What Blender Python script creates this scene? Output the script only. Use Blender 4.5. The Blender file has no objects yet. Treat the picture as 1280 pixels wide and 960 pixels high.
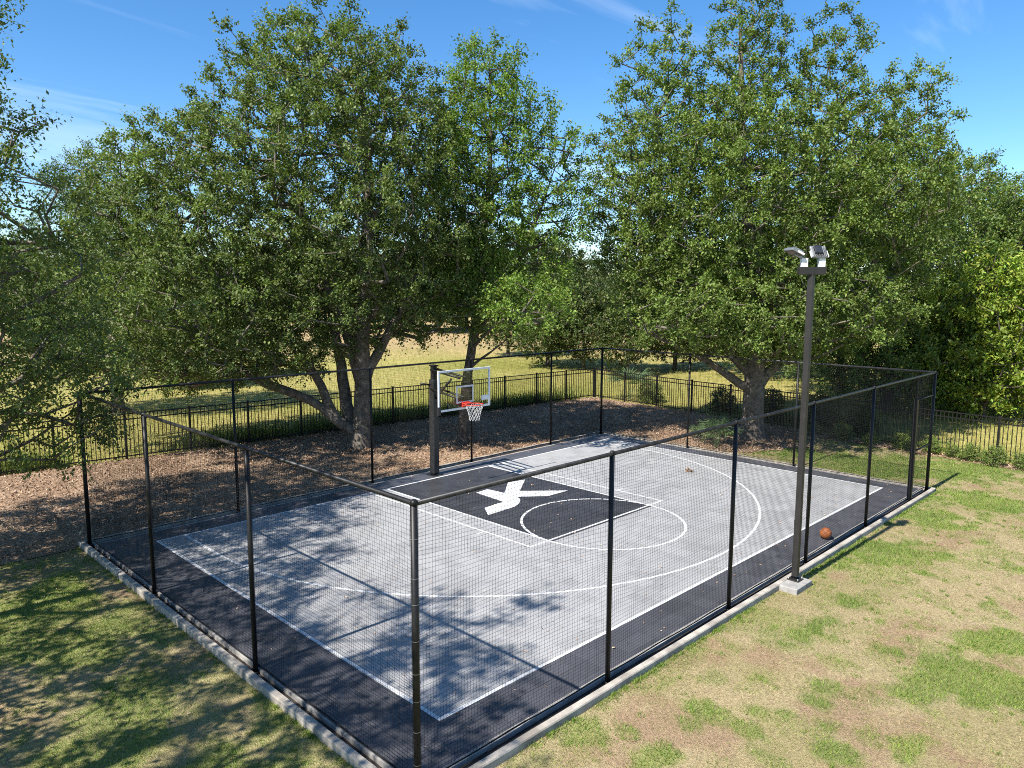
import bpy, bmesh, math, random
import numpy as np
from mathutils import Vector, Matrix

S = bpy.context.scene
C = S.collection
FT = 0.3048

# ------------------------------------------------------------------ camera
CAM = Vector((-12.997, -15.688, 5.190))
AX_R = Vector((0.70416, -0.71003, 0.00337))
AX_U = Vector((0.08725, 0.09123, 0.99200))
AX_F = Vector((0.70466, 0.69823, -0.12619))
cam_data = bpy.data.cameras.new('camera')
cam_data.sensor_width = 36
cam_data.lens = 36 * 930.74 / 1280
cam_data.clip_start = 0.1
cam_data.clip_end = 4000
cam = bpy.data.objects.new('camera', cam_data)
C.objects.link(cam)
M = Matrix.Identity(4)
for r in range(3):
    M[r][0], M[r][1], M[r][2], M[r][3] = AX_R[r], AX_U[r], -AX_F[r], CAM[r]
cam.matrix_world = M
S.camera = cam

# ------------------------------------------------------------------ sky and sun
TO_SUN = Vector((-2.76, 0.04, 3.10)).normalized()
SUN_EL = math.asin(TO_SUN.z)
SUN_AZ = math.atan2(TO_SUN.x, TO_SUN.y)
world = bpy.data.worlds.new('World')
S.world = world
world.use_nodes = True
wt = world.node_tree
wt.nodes.clear()
wo = wt.nodes.new('ShaderNodeOutputWorld')
bg = wt.nodes.new('ShaderNodeBackground')
sky = wt.nodes.new('ShaderNodeTexSky')
sky.sky_type = 'NISHITA'
sky.sun_disc = False
sky.sun_elevation = SUN_EL
sky.sun_rotation = SUN_AZ
sky.altitude = 50
sky.air_density = 0.9
sky.dust_density = 0.15
sky.ozone_density = 3.5
bg.inputs['Strength'].default_value = 0.103
# thin cirrus: noise laid out on a high flat layer
tc = wt.nodes.new('ShaderNodeTexCoord')
sep = wt.nodes.new('ShaderNodeSeparateXYZ')
zc = wt.nodes.new('ShaderNodeMath'); zc.operation = 'MAXIMUM'; zc.inputs[1].default_value = 0.0
zz = wt.nodes.new('ShaderNodeMath'); zz.operation = 'ADD'; zz.inputs[1].default_value = 0.14
dv = wt.nodes.new('ShaderNodeVectorMath'); dv.operation = 'DIVIDE'
cb = wt.nodes.new('ShaderNodeCombineXYZ')
mp = wt.nodes.new('ShaderNodeMapping')
mp.inputs['Rotation'].default_value = (0, 0, math.radians(-28))
mp.inputs['Scale'].default_value = (0.42, 1.5, 1)
mp.inputs['Location'].default_value = (2.9, 1.7, 0)
nz = wt.nodes.new('ShaderNodeTexNoise')
nz.inputs['Scale'].default_value = 1.1
nz.inputs['Detail'].default_value = 7
nz.inputs['Roughness'].default_value = 0.58
nz.inputs['Distortion'].default_value = 0.7
cr = wt.nodes.new('ShaderNodeValToRGB')
cr.color_ramp.elements[0].position = 0.50
cr.color_ramp.elements[0].color = (0, 0, 0, 1)
cr.color_ramp.elements[1].position = 0.86
cr.color_ramp.elements[1].color = (0.40, 0.40, 0.40, 1)
mx = wt.nodes.new('ShaderNodeMix'); mx.data_type = 'RGBA'
mx.inputs['B'].default_value = (7.4, 8.2, 9.2, 1)
L = wt.links.new
L(tc.outputs['Generated'], sep.inputs[0])
L(sep.outputs['Z'], zc.inputs[0]); L(zc.outputs[0], zz.inputs[0])
for k in 'XYZ':
    L(zz.outputs[0], cb.inputs[k])
L(tc.outputs['Generated'], dv.inputs[0]); L(cb.outputs[0], dv.inputs[1])
L(dv.outputs[0], mp.inputs[0]); L(mp.outputs[0], nz.inputs['Vector'])
L(nz.outputs['Fac'], cr.inputs[0]); L(cr.outputs[0], mx.inputs['Factor'])
hs = wt.nodes.new('ShaderNodeHueSaturation'); hs.inputs['Saturation'].default_value = 1.25
L(sky.outputs[0], hs.inputs['Color']); L(hs.outputs[0], mx.inputs['A']); L(mx.outputs['Result'], bg.inputs['Color'])
L(bg.outputs[0], wo.inputs['Surface'])

sun_data = bpy.data.lights.new('sun', 'SUN')
sun_data.energy = 4.9
sun_data.angle = math.radians(0.53)
sun_data.color = (1.0, 0.955, 0.88)
sun = bpy.data.objects.new('sun', sun_data)
C.objects.link(sun)
sun.rotation_euler = TO_SUN.to_track_quat('Z', 'Y').to_euler()
sun.location = (-20, 0, 25)

S.view_settings.view_transform = 'Standard'
S.view_settings.look = 'None'
S.view_settings.gamma = 1
S.view_settings.use_curve_mapping = False
S.view_settings.exposure = 1.02
S.render.engine = 'CYCLES'
S.cycles.max_bounces = 7
S.cycles.diffuse_bounces = 3
S.cycles.transmission_bounces = 4
S.cycles.transparent_max_bounces = 12
S.cycles.caustics_reflective = False
S.cycles.caustics_refractive = False
S.cycles.use_denoising = False
S.cycles.filter_width = 1.0

# ------------------------------------------------------------------ helpers
rng = np.random.default_rng(7)
R_H = np.array([0.7078, -0.7064, 0.0])      # horizontal picture-right
F_H = np.array([0.7064, 0.7078, 0.0])       # horizontal view direction


def sw(sx, depth):
    """ground point seen at column sx (1280-wide photo) at a given depth"""
    r = (sx - 640) / 930.74 * depth
    return np.array([CAM.x, CAM.y, 0]) + R_H * r + F_H * depth


def hash2(ix, iy, seed):
    n = (ix.astype(np.int64) * 374761393 + iy.astype(np.int64) * 668265263 + seed * 1442695041) & 0x7fffffff
    n = ((n ^ (n >> 13)) * 1274126177) & 0x7fffffff
    n = n ^ (n >> 16)
    return (n % 100003) / 100003.0


def vnoise(x, y, seed=0):
    ix = np.floor(x); iy = np.floor(y)
    fx = x - ix; fy = y - iy
    fx = fx * fx * (3 - 2 * fx); fy = fy * fy * (3 - 2 * fy)
    a = hash2(ix, iy, seed); b = hash2(ix + 1, iy, seed)
    c = hash2(ix, iy + 1, seed); d = hash2(ix + 1, iy + 1, seed)
    return (a * (1 - fx) + b * fx) * (1 - fy) + (c * (1 - fx) + d * fx) * fy


def fbm(x, y, scale, seed=0, octv=4):
    t = 0.0; amp = 0.5; tot = 0
    for o in range(octv):
        t = t + amp * vnoise(x * scale, y * scale, seed + o * 17)
        tot += amp
        amp *= 0.5; scale *= 2.1
    return t / tot


def smooth(a, b, x):
    t = np.clip((x - a) / (b - a), 0, 1)
    return t * t * (3 - 2 * t)


def link(name, me, mat=None, parent=None):
    o = bpy.data.objects.new(name, me)
    C.objects.link(o)
    if mat is not None and me is not None and not me.materials:
        me.materials.append(mat)
    if parent is not None:
        o.parent = parent
    return o


def np_mesh(name, verts, faces, cols=None, smooth_shade=False):
    """verts (n,3), faces (m,k) uniform k, cols (n,3) optional point colours"""
    verts = np.asarray(verts, np.float32); faces = np.asarray(faces, np.int32)
    me = bpy.data.meshes.new(name)
    m, k = faces.shape
    me.vertices.add(len(verts)); me.loops.add(m * k); me.polygons.add(m)
    me.vertices.foreach_set('co', verts.ravel())
    me.loops.foreach_set('vertex_index', faces.ravel())
    me.polygons.foreach_set('loop_start', np.arange(0, m * k, k, dtype=np.int32))
    me.polygons.foreach_set('loop_total', np.full(m, k, np.int32))
    me.polygons.foreach_set('use_smooth', np.full(m, bool(smooth_shade)))
    me.update(calc_edges=True)
    if cols is not None:
        at = me.color_attributes.new('Col', 'FLOAT_COLOR', 'POINT')
        c4 = np.ones((len(verts), 4), np.float32); c4[:, :3] = cols
        at.data.foreach_set('color', c4.ravel())
    return me


def bm_mesh(name, fn, smooth_shade=False):
    bm = bmesh.new()
    fn(bm)
    me = bpy.data.meshes.new(name)
    bm.normal_update()
    bm.to_mesh(me); bm.free()
    if smooth_shade:
        for p in me.polygons:
            p.use_smooth = True
    return me


def add_box(bm, c, s, rot=None, bevel=0.0):
    r = bmesh.ops.create_cube(bm, size=1.0)
    vs = r['verts']
    bmesh.ops.scale(bm, vec=s, verts=vs)
    if bevel > 0:
        es = list({e for v in vs for e in v.link_edges})
        rb = bmesh.ops.bevel(bm, geom=es, offset=bevel, segments=2, affect='EDGES', profile=0.5)
        vs = list({v for f in rb['faces'] for v in f.verts} | {v for v in vs if v.is_valid})
    if rot is not None:
        bmesh.ops.rotate(bm, cent=(0, 0, 0), matrix=rot, verts=vs)
    bmesh.ops.translate(bm, vec=c, verts=vs)


def add_tube(bm, a, b, r0, r1=None, seg=10, caps=True):
    a = Vector(a); b = Vector(b)
    d = b - a
    rr = bmesh.ops.create_cone(bm, cap_ends=caps, cap_tris=False, segments=seg, radius1=r0,
                               radius2=r0 if r1 is None else r1, depth=d.length)
    q = d.to_track_quat('Z', 'Y').to_matrix()
    bmesh.ops.rotate(bm, cent=(0, 0, 0), matrix=q, verts=rr['verts'])
    bmesh.ops.translate(bm, vec=(a + b) / 2, verts=rr['verts'])


def box(name, c, s, mat, parent=None, bevel=0.0, rot=None):
    return link(name, bm_mesh(name, lambda bm: add_box(bm, c, s, rot, bevel)), mat, parent)


def tube(name, a, b, r, mat, parent=None, seg=12, r1=None):
    return link(name, bm_mesh(name, lambda bm: add_tube(bm, a, b, r, r1, seg), True), mat, parent)


def thing(name, label, cat, loc=(0, 0, 0), group=None, rz=0.0):
    o = bpy.data.objects.new(name, None)
    o.empty_display_size = 0.2
    C.objects.link(o)
    o.location = loc
    o.rotation_euler = (0, 0, rz)
    o['label'] = label; o['category'] = cat
    if group:
        o['group'] = group
    return o


def tag(o, label, cat, group=None):
    o['label'] = label; o['category'] = cat
    if group:
        o['group'] = group
    return o


def strands(name, paths, r, sides=3):
    """many thin polylines (each (n,3)) as one mesh"""
    V = []; Fc = []; off = 0
    for P in paths:
        P = np.asarray(P, float); n = len(P)
        T = np.gradient(P, axis=0); T /= np.linalg.norm(T, axis=1)[:, None] + 1e-9
        up = np.array([0, 0, 1.0]) if abs(T[0][2]) < 0.8 else np.array([0.6, 0.8, 0.0])
        A = np.cross(T, up); A /= np.linalg.norm(A, axis=1)[:, None] + 1e-9
        B = np.cross(T, A)
        rr = r if np.isscalar(r) else np.asarray(r)[:, None]
        ring = [P + rr * (math.cos(t) * A + math.sin(t) * B) for t in np.arange(sides) * 2 * math.pi / sides]
        V.append(np.stack(ring, 1).reshape(-1, 3))
        i = np.arange(n - 1)[:, None] * sides; j = np.arange(sides)[None, :]; j2 = (j + 1) % sides
        Fc.append(np.stack([i + j, i + j2, i + sides + j2, i + sides + j], -1).reshape(-1, 4) + off)
        off += n * sides
    return np_mesh(name, np.concatenate(V), np.concatenate(Fc), smooth_shade=sides > 3)


# ------------------------------------------------------------------ materials
def new_mat(name):
    m = bpy.data.materials.new(name)
    m.use_nodes = True
    nt = m.node_tree
    b = nt.nodes['Principled BSDF']
    return m, nt, b


def noise_mat(name, c0, c1, scale=8, rough=0.7, bump=0.0, bscale=60, detail=6, spec=0.5, metal=0.0, lo=0.35, hi=0.65,
              rough2=None):
    m, nt, b = new_mat(name)
    co = nt.nodes.new('ShaderNodeTexCoord')
    n = nt.nodes.new('ShaderNodeTexNoise'); n.inputs['Scale'].default_value = scale; n.inputs['Detail'].default_value = detail
    n.inputs['Roughness'].default_value = 0.6
    r = nt.nodes.new('ShaderNodeValToRGB')
    r.color_ramp.elements[0].position = lo; r.color_ramp.elements[1].position = hi
    r.color_ramp.elements[0].color = (*c0, 1); r.color_ramp.elements[1].color = (*c1, 1)
    nt.links.new(co.outputs['Object'], n.inputs['Vector'])
    nt.links.new(n.outputs['Fac'], r.inputs[0]); nt.links.new(r.outputs[0], b.inputs['Base Color'])
    b.inputs['Roughness'].default_value = rough
    b.inputs['Specular IOR Level'].default_value = spec
    b.inputs['Metallic'].default_value = metal
    if rough2 is not None:
        mr = nt.nodes.new('ShaderNodeMapRange')
        mr.inputs['To Min'].default_value = rough; mr.inputs['To Max'].default_value = rough2
        nt.links.new(n.outputs['Fac'], mr.inputs[0]); nt.links.new(mr.outputs[0], b.inputs['Roughness'])
    if bump > 0:
        n2 = nt.nodes.new('ShaderNodeTexNoise'); n2.inputs['Scale'].default_value = bscale; n2.inputs['Detail'].default_value = 4
        bp = nt.nodes.new('ShaderNodeBump'); bp.inputs['Strength'].default_value = bump; bp.inputs['Distance'].default_value = 0.01
        nt.links.new(co.outputs['Object'], n2.inputs['Vector'])
        nt.links.new(n2.outputs['Fac'], bp.inputs['Height']); nt.links.new(bp.outputs[0], b.inputs['Normal'])
    return m


def leaf_mat(name, trans=0.28, rough=0.52, spec=0.32):
    m, nt, b = new_mat(name)
    a = nt.nodes.new('ShaderNodeAttribute'); a.attribute_name = 'Col'
    nt.links.new(a.outputs['Color'], b.inputs['Base Color'])
    b.inputs['Roughness'].default_value = rough
    b.inputs['Specular IOR Level'].default_value = spec
    if trans > 0:
        t = nt.nodes.new('ShaderNodeBsdfTranslucent')
        g = nt.nodes.new('ShaderNodeMix'); g.data_type = 'RGBA'; g.blend_type = 'MULTIPLY'
        g.inputs['Factor'].default_value = 1.0
        g.inputs['B'].default_value = (1.35, 1.5, 0.55, 1)
        nt.links.new(a.outputs['Color'], g.inputs['A'])
        nt.links.new(g.outputs['Result'], t.inputs['Color'])
        ms = nt.nodes.new('ShaderNodeMixShader'); ms.inputs[0].default_value = trans
        nt.links.new(b.outputs[0], ms.inputs[1]); nt.links.new(t.outputs[0], ms.inputs[2])
        nt.links.new(ms.outputs[0], nt.nodes['Material Output'].inputs['Surface'])
    return m


def tile_mat(name, c, var, rough):
    """open-grid sports tile: fine lattice relief, tile-to-tile shade, dust"""
    m, nt, b = new_mat(name)
    N = nt.nodes.new; K = nt.links.new
    g = N('ShaderNodeNewGeometry')
    # per tile shade from the tile's place in the grid
    sc = N('ShaderNodeVectorMath'); sc.operation = 'SCALE'; sc.inputs['Scale'].default_value = 1 / FT
    fl = N('ShaderNodeVectorMath'); fl.operation = 'FLOOR'
    wn = N('ShaderNodeTexWhiteNoise'); wn.noise_dimensions = '2D'
    K(g.outputs['Position'], sc.inputs[0]); K(sc.outputs[0], fl.inputs[0]); K(fl.outputs[0], wn.inputs['Vector'])
    n = N('ShaderNodeTexNoise'); n.inputs['Scale'].default_value = 0.9; n.inputs['Detail'].default_value = 8
    n.inputs['Roughness'].default_value = 0.65
    K(g.outputs['Position'], n.inputs['Vector'])
    n3 = N('ShaderNodeTexNoise'); n3.inputs['Scale'].default_value = 45; n3.inputs['Detail'].default_value = 3
    K(g.outputs['Position'], n3.inputs['Vector'])
    a1 = N('ShaderNodeMath'); a1.operation = 'MULTIPLY_ADD'; a1.inputs[1].default_value = 0.35
    K(wn.outputs['Value'], a1.inputs[0]); K(n.outputs['Fac'], a1.inputs[2])
    a2 = N('ShaderNodeMath'); a2.operation = 'MULTIPLY_ADD'; a2.inputs[1].default_value = 0.35
    K(n3.outputs['Fac'], a2.inputs[0]); K(a1.outputs[0], a2.inputs[2])
    r = N('ShaderNodeValToRGB')
    r.color_ramp.elements[0].position = 0.45; r.color_ramp.elements[1].position = 1.2
    r.color_ramp.elements[0].color = (*[v * (1 - var) for v in c], 1)
    r.color_ramp.elements[1].color = (*[v * (1 + var) for v in c], 1)
    K(a2.outputs[0], r.inputs[0]); K(r.outputs[0], b.inputs['Base Color'])
    b.inputs['Roughness'].default_value = rough
    b.inputs['Specular IOR Level'].default_value = 0.45
    ck = N('ShaderNodeTexVoronoi'); ck.inputs['Scale'].default_value = 75
    bp = N('ShaderNodeBump'); bp.inputs['Strength'].default_value = 0.35; bp.inputs['Distance'].default_value = 0.004
    K(g.outputs['Position'], ck.inputs['Vector']); K(ck.outputs['Distance'], bp.inputs['Height'])
    K(bp.outputs[0], b.inputs['Normal'])
    return m


M_tile_g = tile_mat('light_grey_tile', (0.292, 0.289, 0.288), 0.17, 0.5)
M_tile_k = tile_mat('black_tile', (0.032, 0.031, 0.033), 0.4, 0.5)
M_tile_b = tile_mat('charcoal_tile', (0.060, 0.060, 0.068), 0.3, 0.5)
M_line = noise_mat('white_line_paint', (0.52, 0.52, 0.52), (0.66, 0.66, 0.65), 14, 0.5, 0.15, 70, lo=0.3, hi=0.55)
M_black = noise_mat('black_powder_coat', (0.007, 0.007, 0.007), (0.014, 0.013, 0.013), 25, 0.45, 0.05, 200, spec=0.3)
M_rail = noise_mat('black_rail_coat', (0.010, 0.010, 0.010), (0.04, 0.038, 0.036), 9, 0.45, 0.05, 120, lo=0.45, hi=0.8, spec=0.4)
M_net = noise_mat('black_twine', (0.010, 0.010, 0.011), (0.016, 0.016, 0.017), 30, 0.9, spec=0.15)
M_conc = noise_mat('kerb_concrete', (0.22, 0.195, 0.165), (0.44, 0.40, 0.34), 3.2, 0.85, 0.5, 45, detail=9)
M_slab = noise_mat('slab_concrete', (0.22, 0.21, 0.195), (0.36, 0.345, 0.32), 5, 0.85, 0.4, 60)
M_bark = noise_mat('oak_bark', (0.055, 0.044, 0.034), (0.24, 0.205, 0.165), 7, 0.9, 1.0, 26, detail=8, lo=0.3, hi=0.72)
M_bark_dk = noise_mat('dark_bark', (0.045, 0.036, 0.028), (0.14, 0.118, 0.095), 8, 0.9, 1.0, 30, detail=8)
M_leaf = leaf_mat('leaf')
M_dryleaf = leaf_mat('dry_leaf', trans=0.0, rough=0.8, spec=0.2)
M_blade = leaf_mat('grass_blade', trans=0.22, rough=0.6, spec=0.25)
M_bronze = noise_mat('dark_bronze_paint', (0.013, 0.012, 0.011), (0.022, 0.020, 0.018), 6, 0.52, 0.05, 150)
M_silver = noise_mat('cast_aluminium', (0.22, 0.23, 0.24), (0.34, 0.35, 0.36), 14, 0.38, 0.05, 120, metal=0.6)
M_whitep = noise_mat('white_enamel', (0.70, 0.71, 0.72), (0.80, 0.81, 0.81), 12, 0.35)
M_lens = noise_mat('dark_lamp_glass', (0.02, 0.022, 0.026), (0.035, 0.037, 0.042), 20, 0.12, spec=0.8)
M_red = noise_mat('red_rim_paint', (0.50, 0.035, 0.022), (0.62, 0.06, 0.035), 20, 0.4)
M_cord = noise_mat('white_cord', (0.36, 0.36, 0.36), (0.50, 0.50, 0.49), 30, 0.8)
M_ball = noise_mat('basketball_leather', (0.22, 0.062, 0.016), (0.36, 0.115, 0.030), 9, 0.55, 0.5, 260)
M_pad = noise_mat('black_vinyl_pad', (0.012, 0.012, 0.013), (0.024, 0.024, 0.025), 12, 0.42, 0.1, 60)

m_glass, nt, b = new_mat('backboard_glass')
tr = nt.nodes.new('ShaderNodeBsdfTransparent'); tr.inputs[0].default_value = (0.93, 0.96, 0.95, 1)
gl = nt.nodes.new('ShaderNodeBsdfGlossy'); gl.inputs['Roughness'].default_value = 0.02
fr = nt.nodes.new('ShaderNodeValue'); fr.outputs[0].default_value = 0.05
ms = nt.nodes.new('ShaderNodeMixShader')
nt.links.new(fr.outputs[0], ms.inputs[0]); nt.links.new(tr.outputs[0], ms.inputs[1]); nt.links.new(gl.outputs[0], ms.inputs[2])
nt.links.new(ms.outputs[0], nt.nodes['Material Output'].inputs['Surface'])

# ------------------------------------------------------------------ ground
GZ = -0.10          # level of the lawn


def lawn_green(x, y):
    """0 straw .. 1 green: patchy lawn"""
    hi = fbm(x, y, 3.1, 9, 4)
    g = fbm(x, y, 0.45, 3, 4) * 0.62 + hi * 0.48
    g = 0.50 * smooth(0.52, 0.70, g) + 0.55 * smooth(0.64, 0.72, fbm(x, y, 2.4, 19, 3))
    blobs = [(-1.97, -13.12, 1.0), (-0.4, -13.35, 0.8), (-2.7, -12.95, 0.5), (-1.59, -13.8, 0.6), (-0.28, -11.2, .28),
             (-3.27, -12.12, .25), (-3.86, -12.1, .22), (-4.35, -12.0, .16), (-4.0, -13.29, .28), (-4.64, -12.76, .35),
             (-6.21, -11.3, .3), (-6.49, -10.45, .3), (-6.0, -10.75, .2), (6.07, -10.8, 1.0), (8.32, -11.1, 1.4),
             (3.19, -11.61, .3), (2.6, -10.75, .9), (-1.84, -11.55, .18), (-0.72, -11.87, .18), (-4.93, -11.16, .3),
             (-4.99, -11.85, .25), (2.02, -11.66, .22), (10.5, -8.2, 2.6), (12.2, -10.2, 1.8), (10.5, -6, 1.5), (3.48, -12.52, .15)]
    rag = (fbm(x, y, 3.0, 31, 4) - 0.5) * 2.0
    for bx, by, br in blobs:
        d = np.hypot(x - bx, y - by) / br + rag
        g = np.maximum(g, (1 - smooth(0.6, 1.05, d)) * (0.72 + 0.5 * hi))
    left = smooth(-8.0, -9.5, x)             # lawn by the shade trees is greener
    g = np.maximum(g * (1 - 0.2 * left), left * smooth(0.40, 0.60, fbm(x, y, 0.7, 51, 4)) * 0.9)
    return np.clip(g, 0, 1)


def grid_mesh(name, x0, x1, y0, y1, step, zfn, colfn, keep=None):
    xs = np.arange(x0, x1 + 1e-6, step); ys = np.arange(y0, y1 + 1e-6, step)
    X, Y = np.meshgrid(xs, ys)
    Z = zfn(X, Y)
    V = np.stack([X, Y, Z], -1).reshape(-1, 3)
    nx = len(xs); ny = len(ys)
    i = np.arange(ny - 1)[:, None] * nx + np.arange(nx - 1)[None, :]
    Fq = np.stack([i, i + 1, i + nx + 1, i + nx], -1).reshape(-1, 4)
    if keep is not None:
        cx = V[Fq, 0].mean(1); cy = V[Fq, 1].mean(1)
        Fq = Fq[keep(cx, cy)]
        used = np.unique(Fq); mp_ = -np.ones(len(V), int); mp_[used] = np.arange(len(used))
        V = V[used]; Fq = mp_[Fq]
    return np_mesh(name, V, Fq, colfn(V[:, 0], V[:, 1]), True)


def ground_mat(name, noise_scale, contrast, bump, bscale):
    m, nt, b = new_mat(name)
    N = nt.nodes.new; K = nt.links.new
    a = N('ShaderNodeAttribute'); a.attribute_name = 'Col'
    g = N('ShaderNodeNewGeometry')
    n = N('ShaderNodeTexNoise'); n.inputs['Scale'].default_value = noise_scale; n.inputs['Detail'].default_value = 8
    n.inputs['Roughness'].default_value = 0.75
    K(g.outputs['Position'], n.inputs['Vector'])
    mr = N('ShaderNodeMapRange'); mr.inputs['From Min'].default_value = 0.3; mr.inputs['From Max'].default_value = 0.7
    mr.inputs['To Min'].default_value = 1 - contrast; mr.inputs['To Max'].default_value = 1 + contrast
    K(n.outputs['Fac'], mr.inputs[0])
    vm = N('ShaderNodeVectorMath'); vm.operation = 'SCALE'
    K(a.outputs['Color'], vm.inputs[0]); K(mr.outputs[0], vm.inputs['Scale'])
    K(vm.outputs[0], b.inputs['Base Color'])
    b.inputs['Roughness'].default_value = 0.95
    b.inputs['Specular IOR Level'].default_value = 0.1
    n2 = N('ShaderNodeTexNoise'); n2.inputs['Scale'].default_value = bscale; n2.inputs['Detail'].default_value = 5
    bp = N('ShaderNodeBump'); bp.inputs['Strength'].default_value = bump; bp.inputs['Distance'].default_value = 0.03
    K(g.outputs['Position'], n2.inputs['Vector']); K(n2.outputs['Fac'], bp.inputs['Height']); K(bp.outputs[0], b.inputs['Normal'])
    return m


STRAW = np.array([0.335, 0.265, 0.150]); STRAW2 = np.array([0.28, 0.230, 0.115])
SOIL = np.array([0.265, 0.170, 0.110])
GREEN = np.array([0.12, 0.165, 0.038]); GREEN2 = np.array([0.185, 0.22, 0.055])


def lerp(a, b, t):
    return a + (b - a) * t


def lawn_col(x, y):
    g = lawn_green(x, y)[:, None]
    t = fbm(x, y, 0.8, 71, 3)[:, None]
    s = lerp(STRAW, STRAW2, smooth(0.35, 0.65, t))
    s = lerp(s, SOIL, 0.7 * smooth(0.55, 0.70, fbm(x, y, 1.3, 81, 4))[:, None])
    gr = lerp(GREEN, GREEN2, smooth(0.35, 0.65, fbm(x, y, 1.5, 91, 3))[:, None])
    return lerp(s, gr, g * 0.72)


def fence_y(x):             # line of the black picket fence behind the court
    return 8.75 - 0.075 * (x + 6.0)


SIDE_A = np.array([15.75, 7.1]); SIDE_B = np.array([12.15, -24.0])


def fence_x(y):
    t = (7.1 - y) / (7.1 + 24.0)
    return SIDE_A[0] + (SIDE_B[0] - SIDE_A[0]) * t


# the field: one sheet to the horizon
def field_mesh():
    # graded rings: dense near, wide cells far out
    a = np.concatenate([np.linspace(-1500, -120, 24)[:-1], np.linspace(-120, 160, 141), np.linspace(160, 1500, 24)[1:]])
    X, Y = np.meshgrid(a, a)
    Z = np.full_like(X, GZ - 0.06) + 0.25 * (fbm(X, Y, 0.03, 5, 3) - 0.5) * smooth(25, 60, np.maximum(X, Y))
    n = len(a)
    V = np.stack([X, Y, Z], -1).reshape(-1, 3)
    i = np.arange(n - 1)[:, None] * n + np.arange(n - 1)[None, :]
    Fq = np.stack([i, i + 1, i + n + 1, i + n], -1).reshape(-1, 4)
    x, y = V[:, 0], V[:, 1]
    q = fbm(x, y, 0.09, 13, 4)[:, None]
    c = lerp(np.array([0.225, 0.215, 0.052]), np.array([0.315, 0.27, 0.09]), smooth(0.35, 0.65, q))
    dist = (y - 9) * 0.75 + (x - 4) * 0.45
    dry = smooth(20, 36, dist + 14 * (q[:, 0] - 0.5)) * (1 - 0.55 * smooth(60, 100, dist))
    c = lerp(c, np.array([0.36, 0.25, 0.135]), dry[:, None] * 0.85)
    return np_mesh('field', V, Fq, c, True)


M_field = ground_mat('meadow', 2.2, 0.35, 0.9, 3.0)
field = link('field', field_mesh(), M_field); field['kind'] = 'structure'

M_lawn = ground_mat('lawn_ground', 26, 0.42, 0.9, 55)


def lawn_z(x, y):
    return GZ + 0.025 * (fbm(x, y, 0.35, 2, 3) - 0.5)


SX0, SX1, SY0, SY1 = -8.77, 8.57, -10.15, 1.06     # outer faces of the kerb


def lawn_keep(x, y):
    inside = (x > SX0 + 0.12) & (x < SX1 - 0.12) & (y > SY0 + 0.12) & (y < SY1 - 0.12)
    return (~inside) & (x < fence_x(y) + 0.1) & (y < fence_y(x) + 0.1)


lawn = link('lawn', grid_mesh('lawn', -22, 16, -25, 9.2, 0.125, lawn_z, lawn_col, lawn_keep), M_lawn)
lawn['kind'] = 'structure'


# mulch bed under the trees
def mulch_in(x, y, rag=1.0):
    w = (fbm(x, y, 0.9, 61, 4) - 0.5) * 1.1 * rag
    back = y > 0.95 + w * 0.7 - 0.35 * smooth(-8, -12, x)
    right = (x > 8.3) & (y > -3.6 - 0.55 * (x - 8.5) * (x < 12) - 0.9 * (x >= 12) + w)
    strip = x > fence_x(y) - 0.75 + w * 0.3
    return (back | right | strip) & (y < fence_y(x) + 0.05) & (x < fence_x(y) + 0.05)


def mulch_keep(x, y):
    inside = (x > SX0 + 0.10) & (x < SX1 - 0.10) & (y > SY0 + 0.1) & (y < SY1 - 0.10)
    return mulch_in(x, y) & ~inside


def mulch_col(x, y):
    t = fbm(x, y, 1.3, 41, 4)[:, None]
    return lerp(np.array([0.25, 0.168, 0.11]), np.array([0.40, 0.285, 0.19]), smooth(0.3, 0.7, t))


M_mulch = ground_mat('mulch', 20, 0.5, 1.0, 40)
mulch = link('mulch_bed', grid_mesh('mulch_bed', -22, 16, -24.0, 9.2, 0.14,
                                    lambda x, y: lawn_z(x, y) + 0.016, mulch_col, mulch_keep), M_mulch)
mulch['kind'] = 'structure'

# ------------------------------------------------------------------ the court
court = link('court_slab', bm_mesh('court_slab', lambda bm: add_box(bm, (-0.11, -4.572, -0.09), (16.90, 10.64, 0.14))), M_slab)
court['kind'] = 'structure'
M_shadow_soil = noise_mat('shadow_dark_soil', (0.018, 0.014, 0.011), (0.045, 0.036, 0.028), 9, 0.95, 0.6, 40)  # soil in the kerb gap, coloured near-black to paint in the rail's shadow band
for c_, s_ in (((-8.61, -4.53, -0.13), (0.10, 11.0, 0.1)), ((8.40, -4.53, -0.13), (0.14, 11.0, 0.1)), ((-0.11, -9.97, -0.131), (16.88, 0.16, 0.1)), ((-0.11, 0.84, -0.131), (16.88, 0.18, 0.1))):
    link('shadow_soil_strip', bm_mesh('shadow_soil_strip', lambda bm: add_box(bm, c_, s_)), M_shadow_soil, court)
TX, TY0, TY1 = 27, 2, -32          # tiles: -27..27 ft, +2..-32 ft


def tile_kind(i, j):
    x = i + 0.5; y = j + 0.5
    if abs(x) > 25 or y > 0 or y < -30:
        return 2
    return 1 if (abs(x) < 6 and y > -19) else 0


H_T = 0.018


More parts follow.
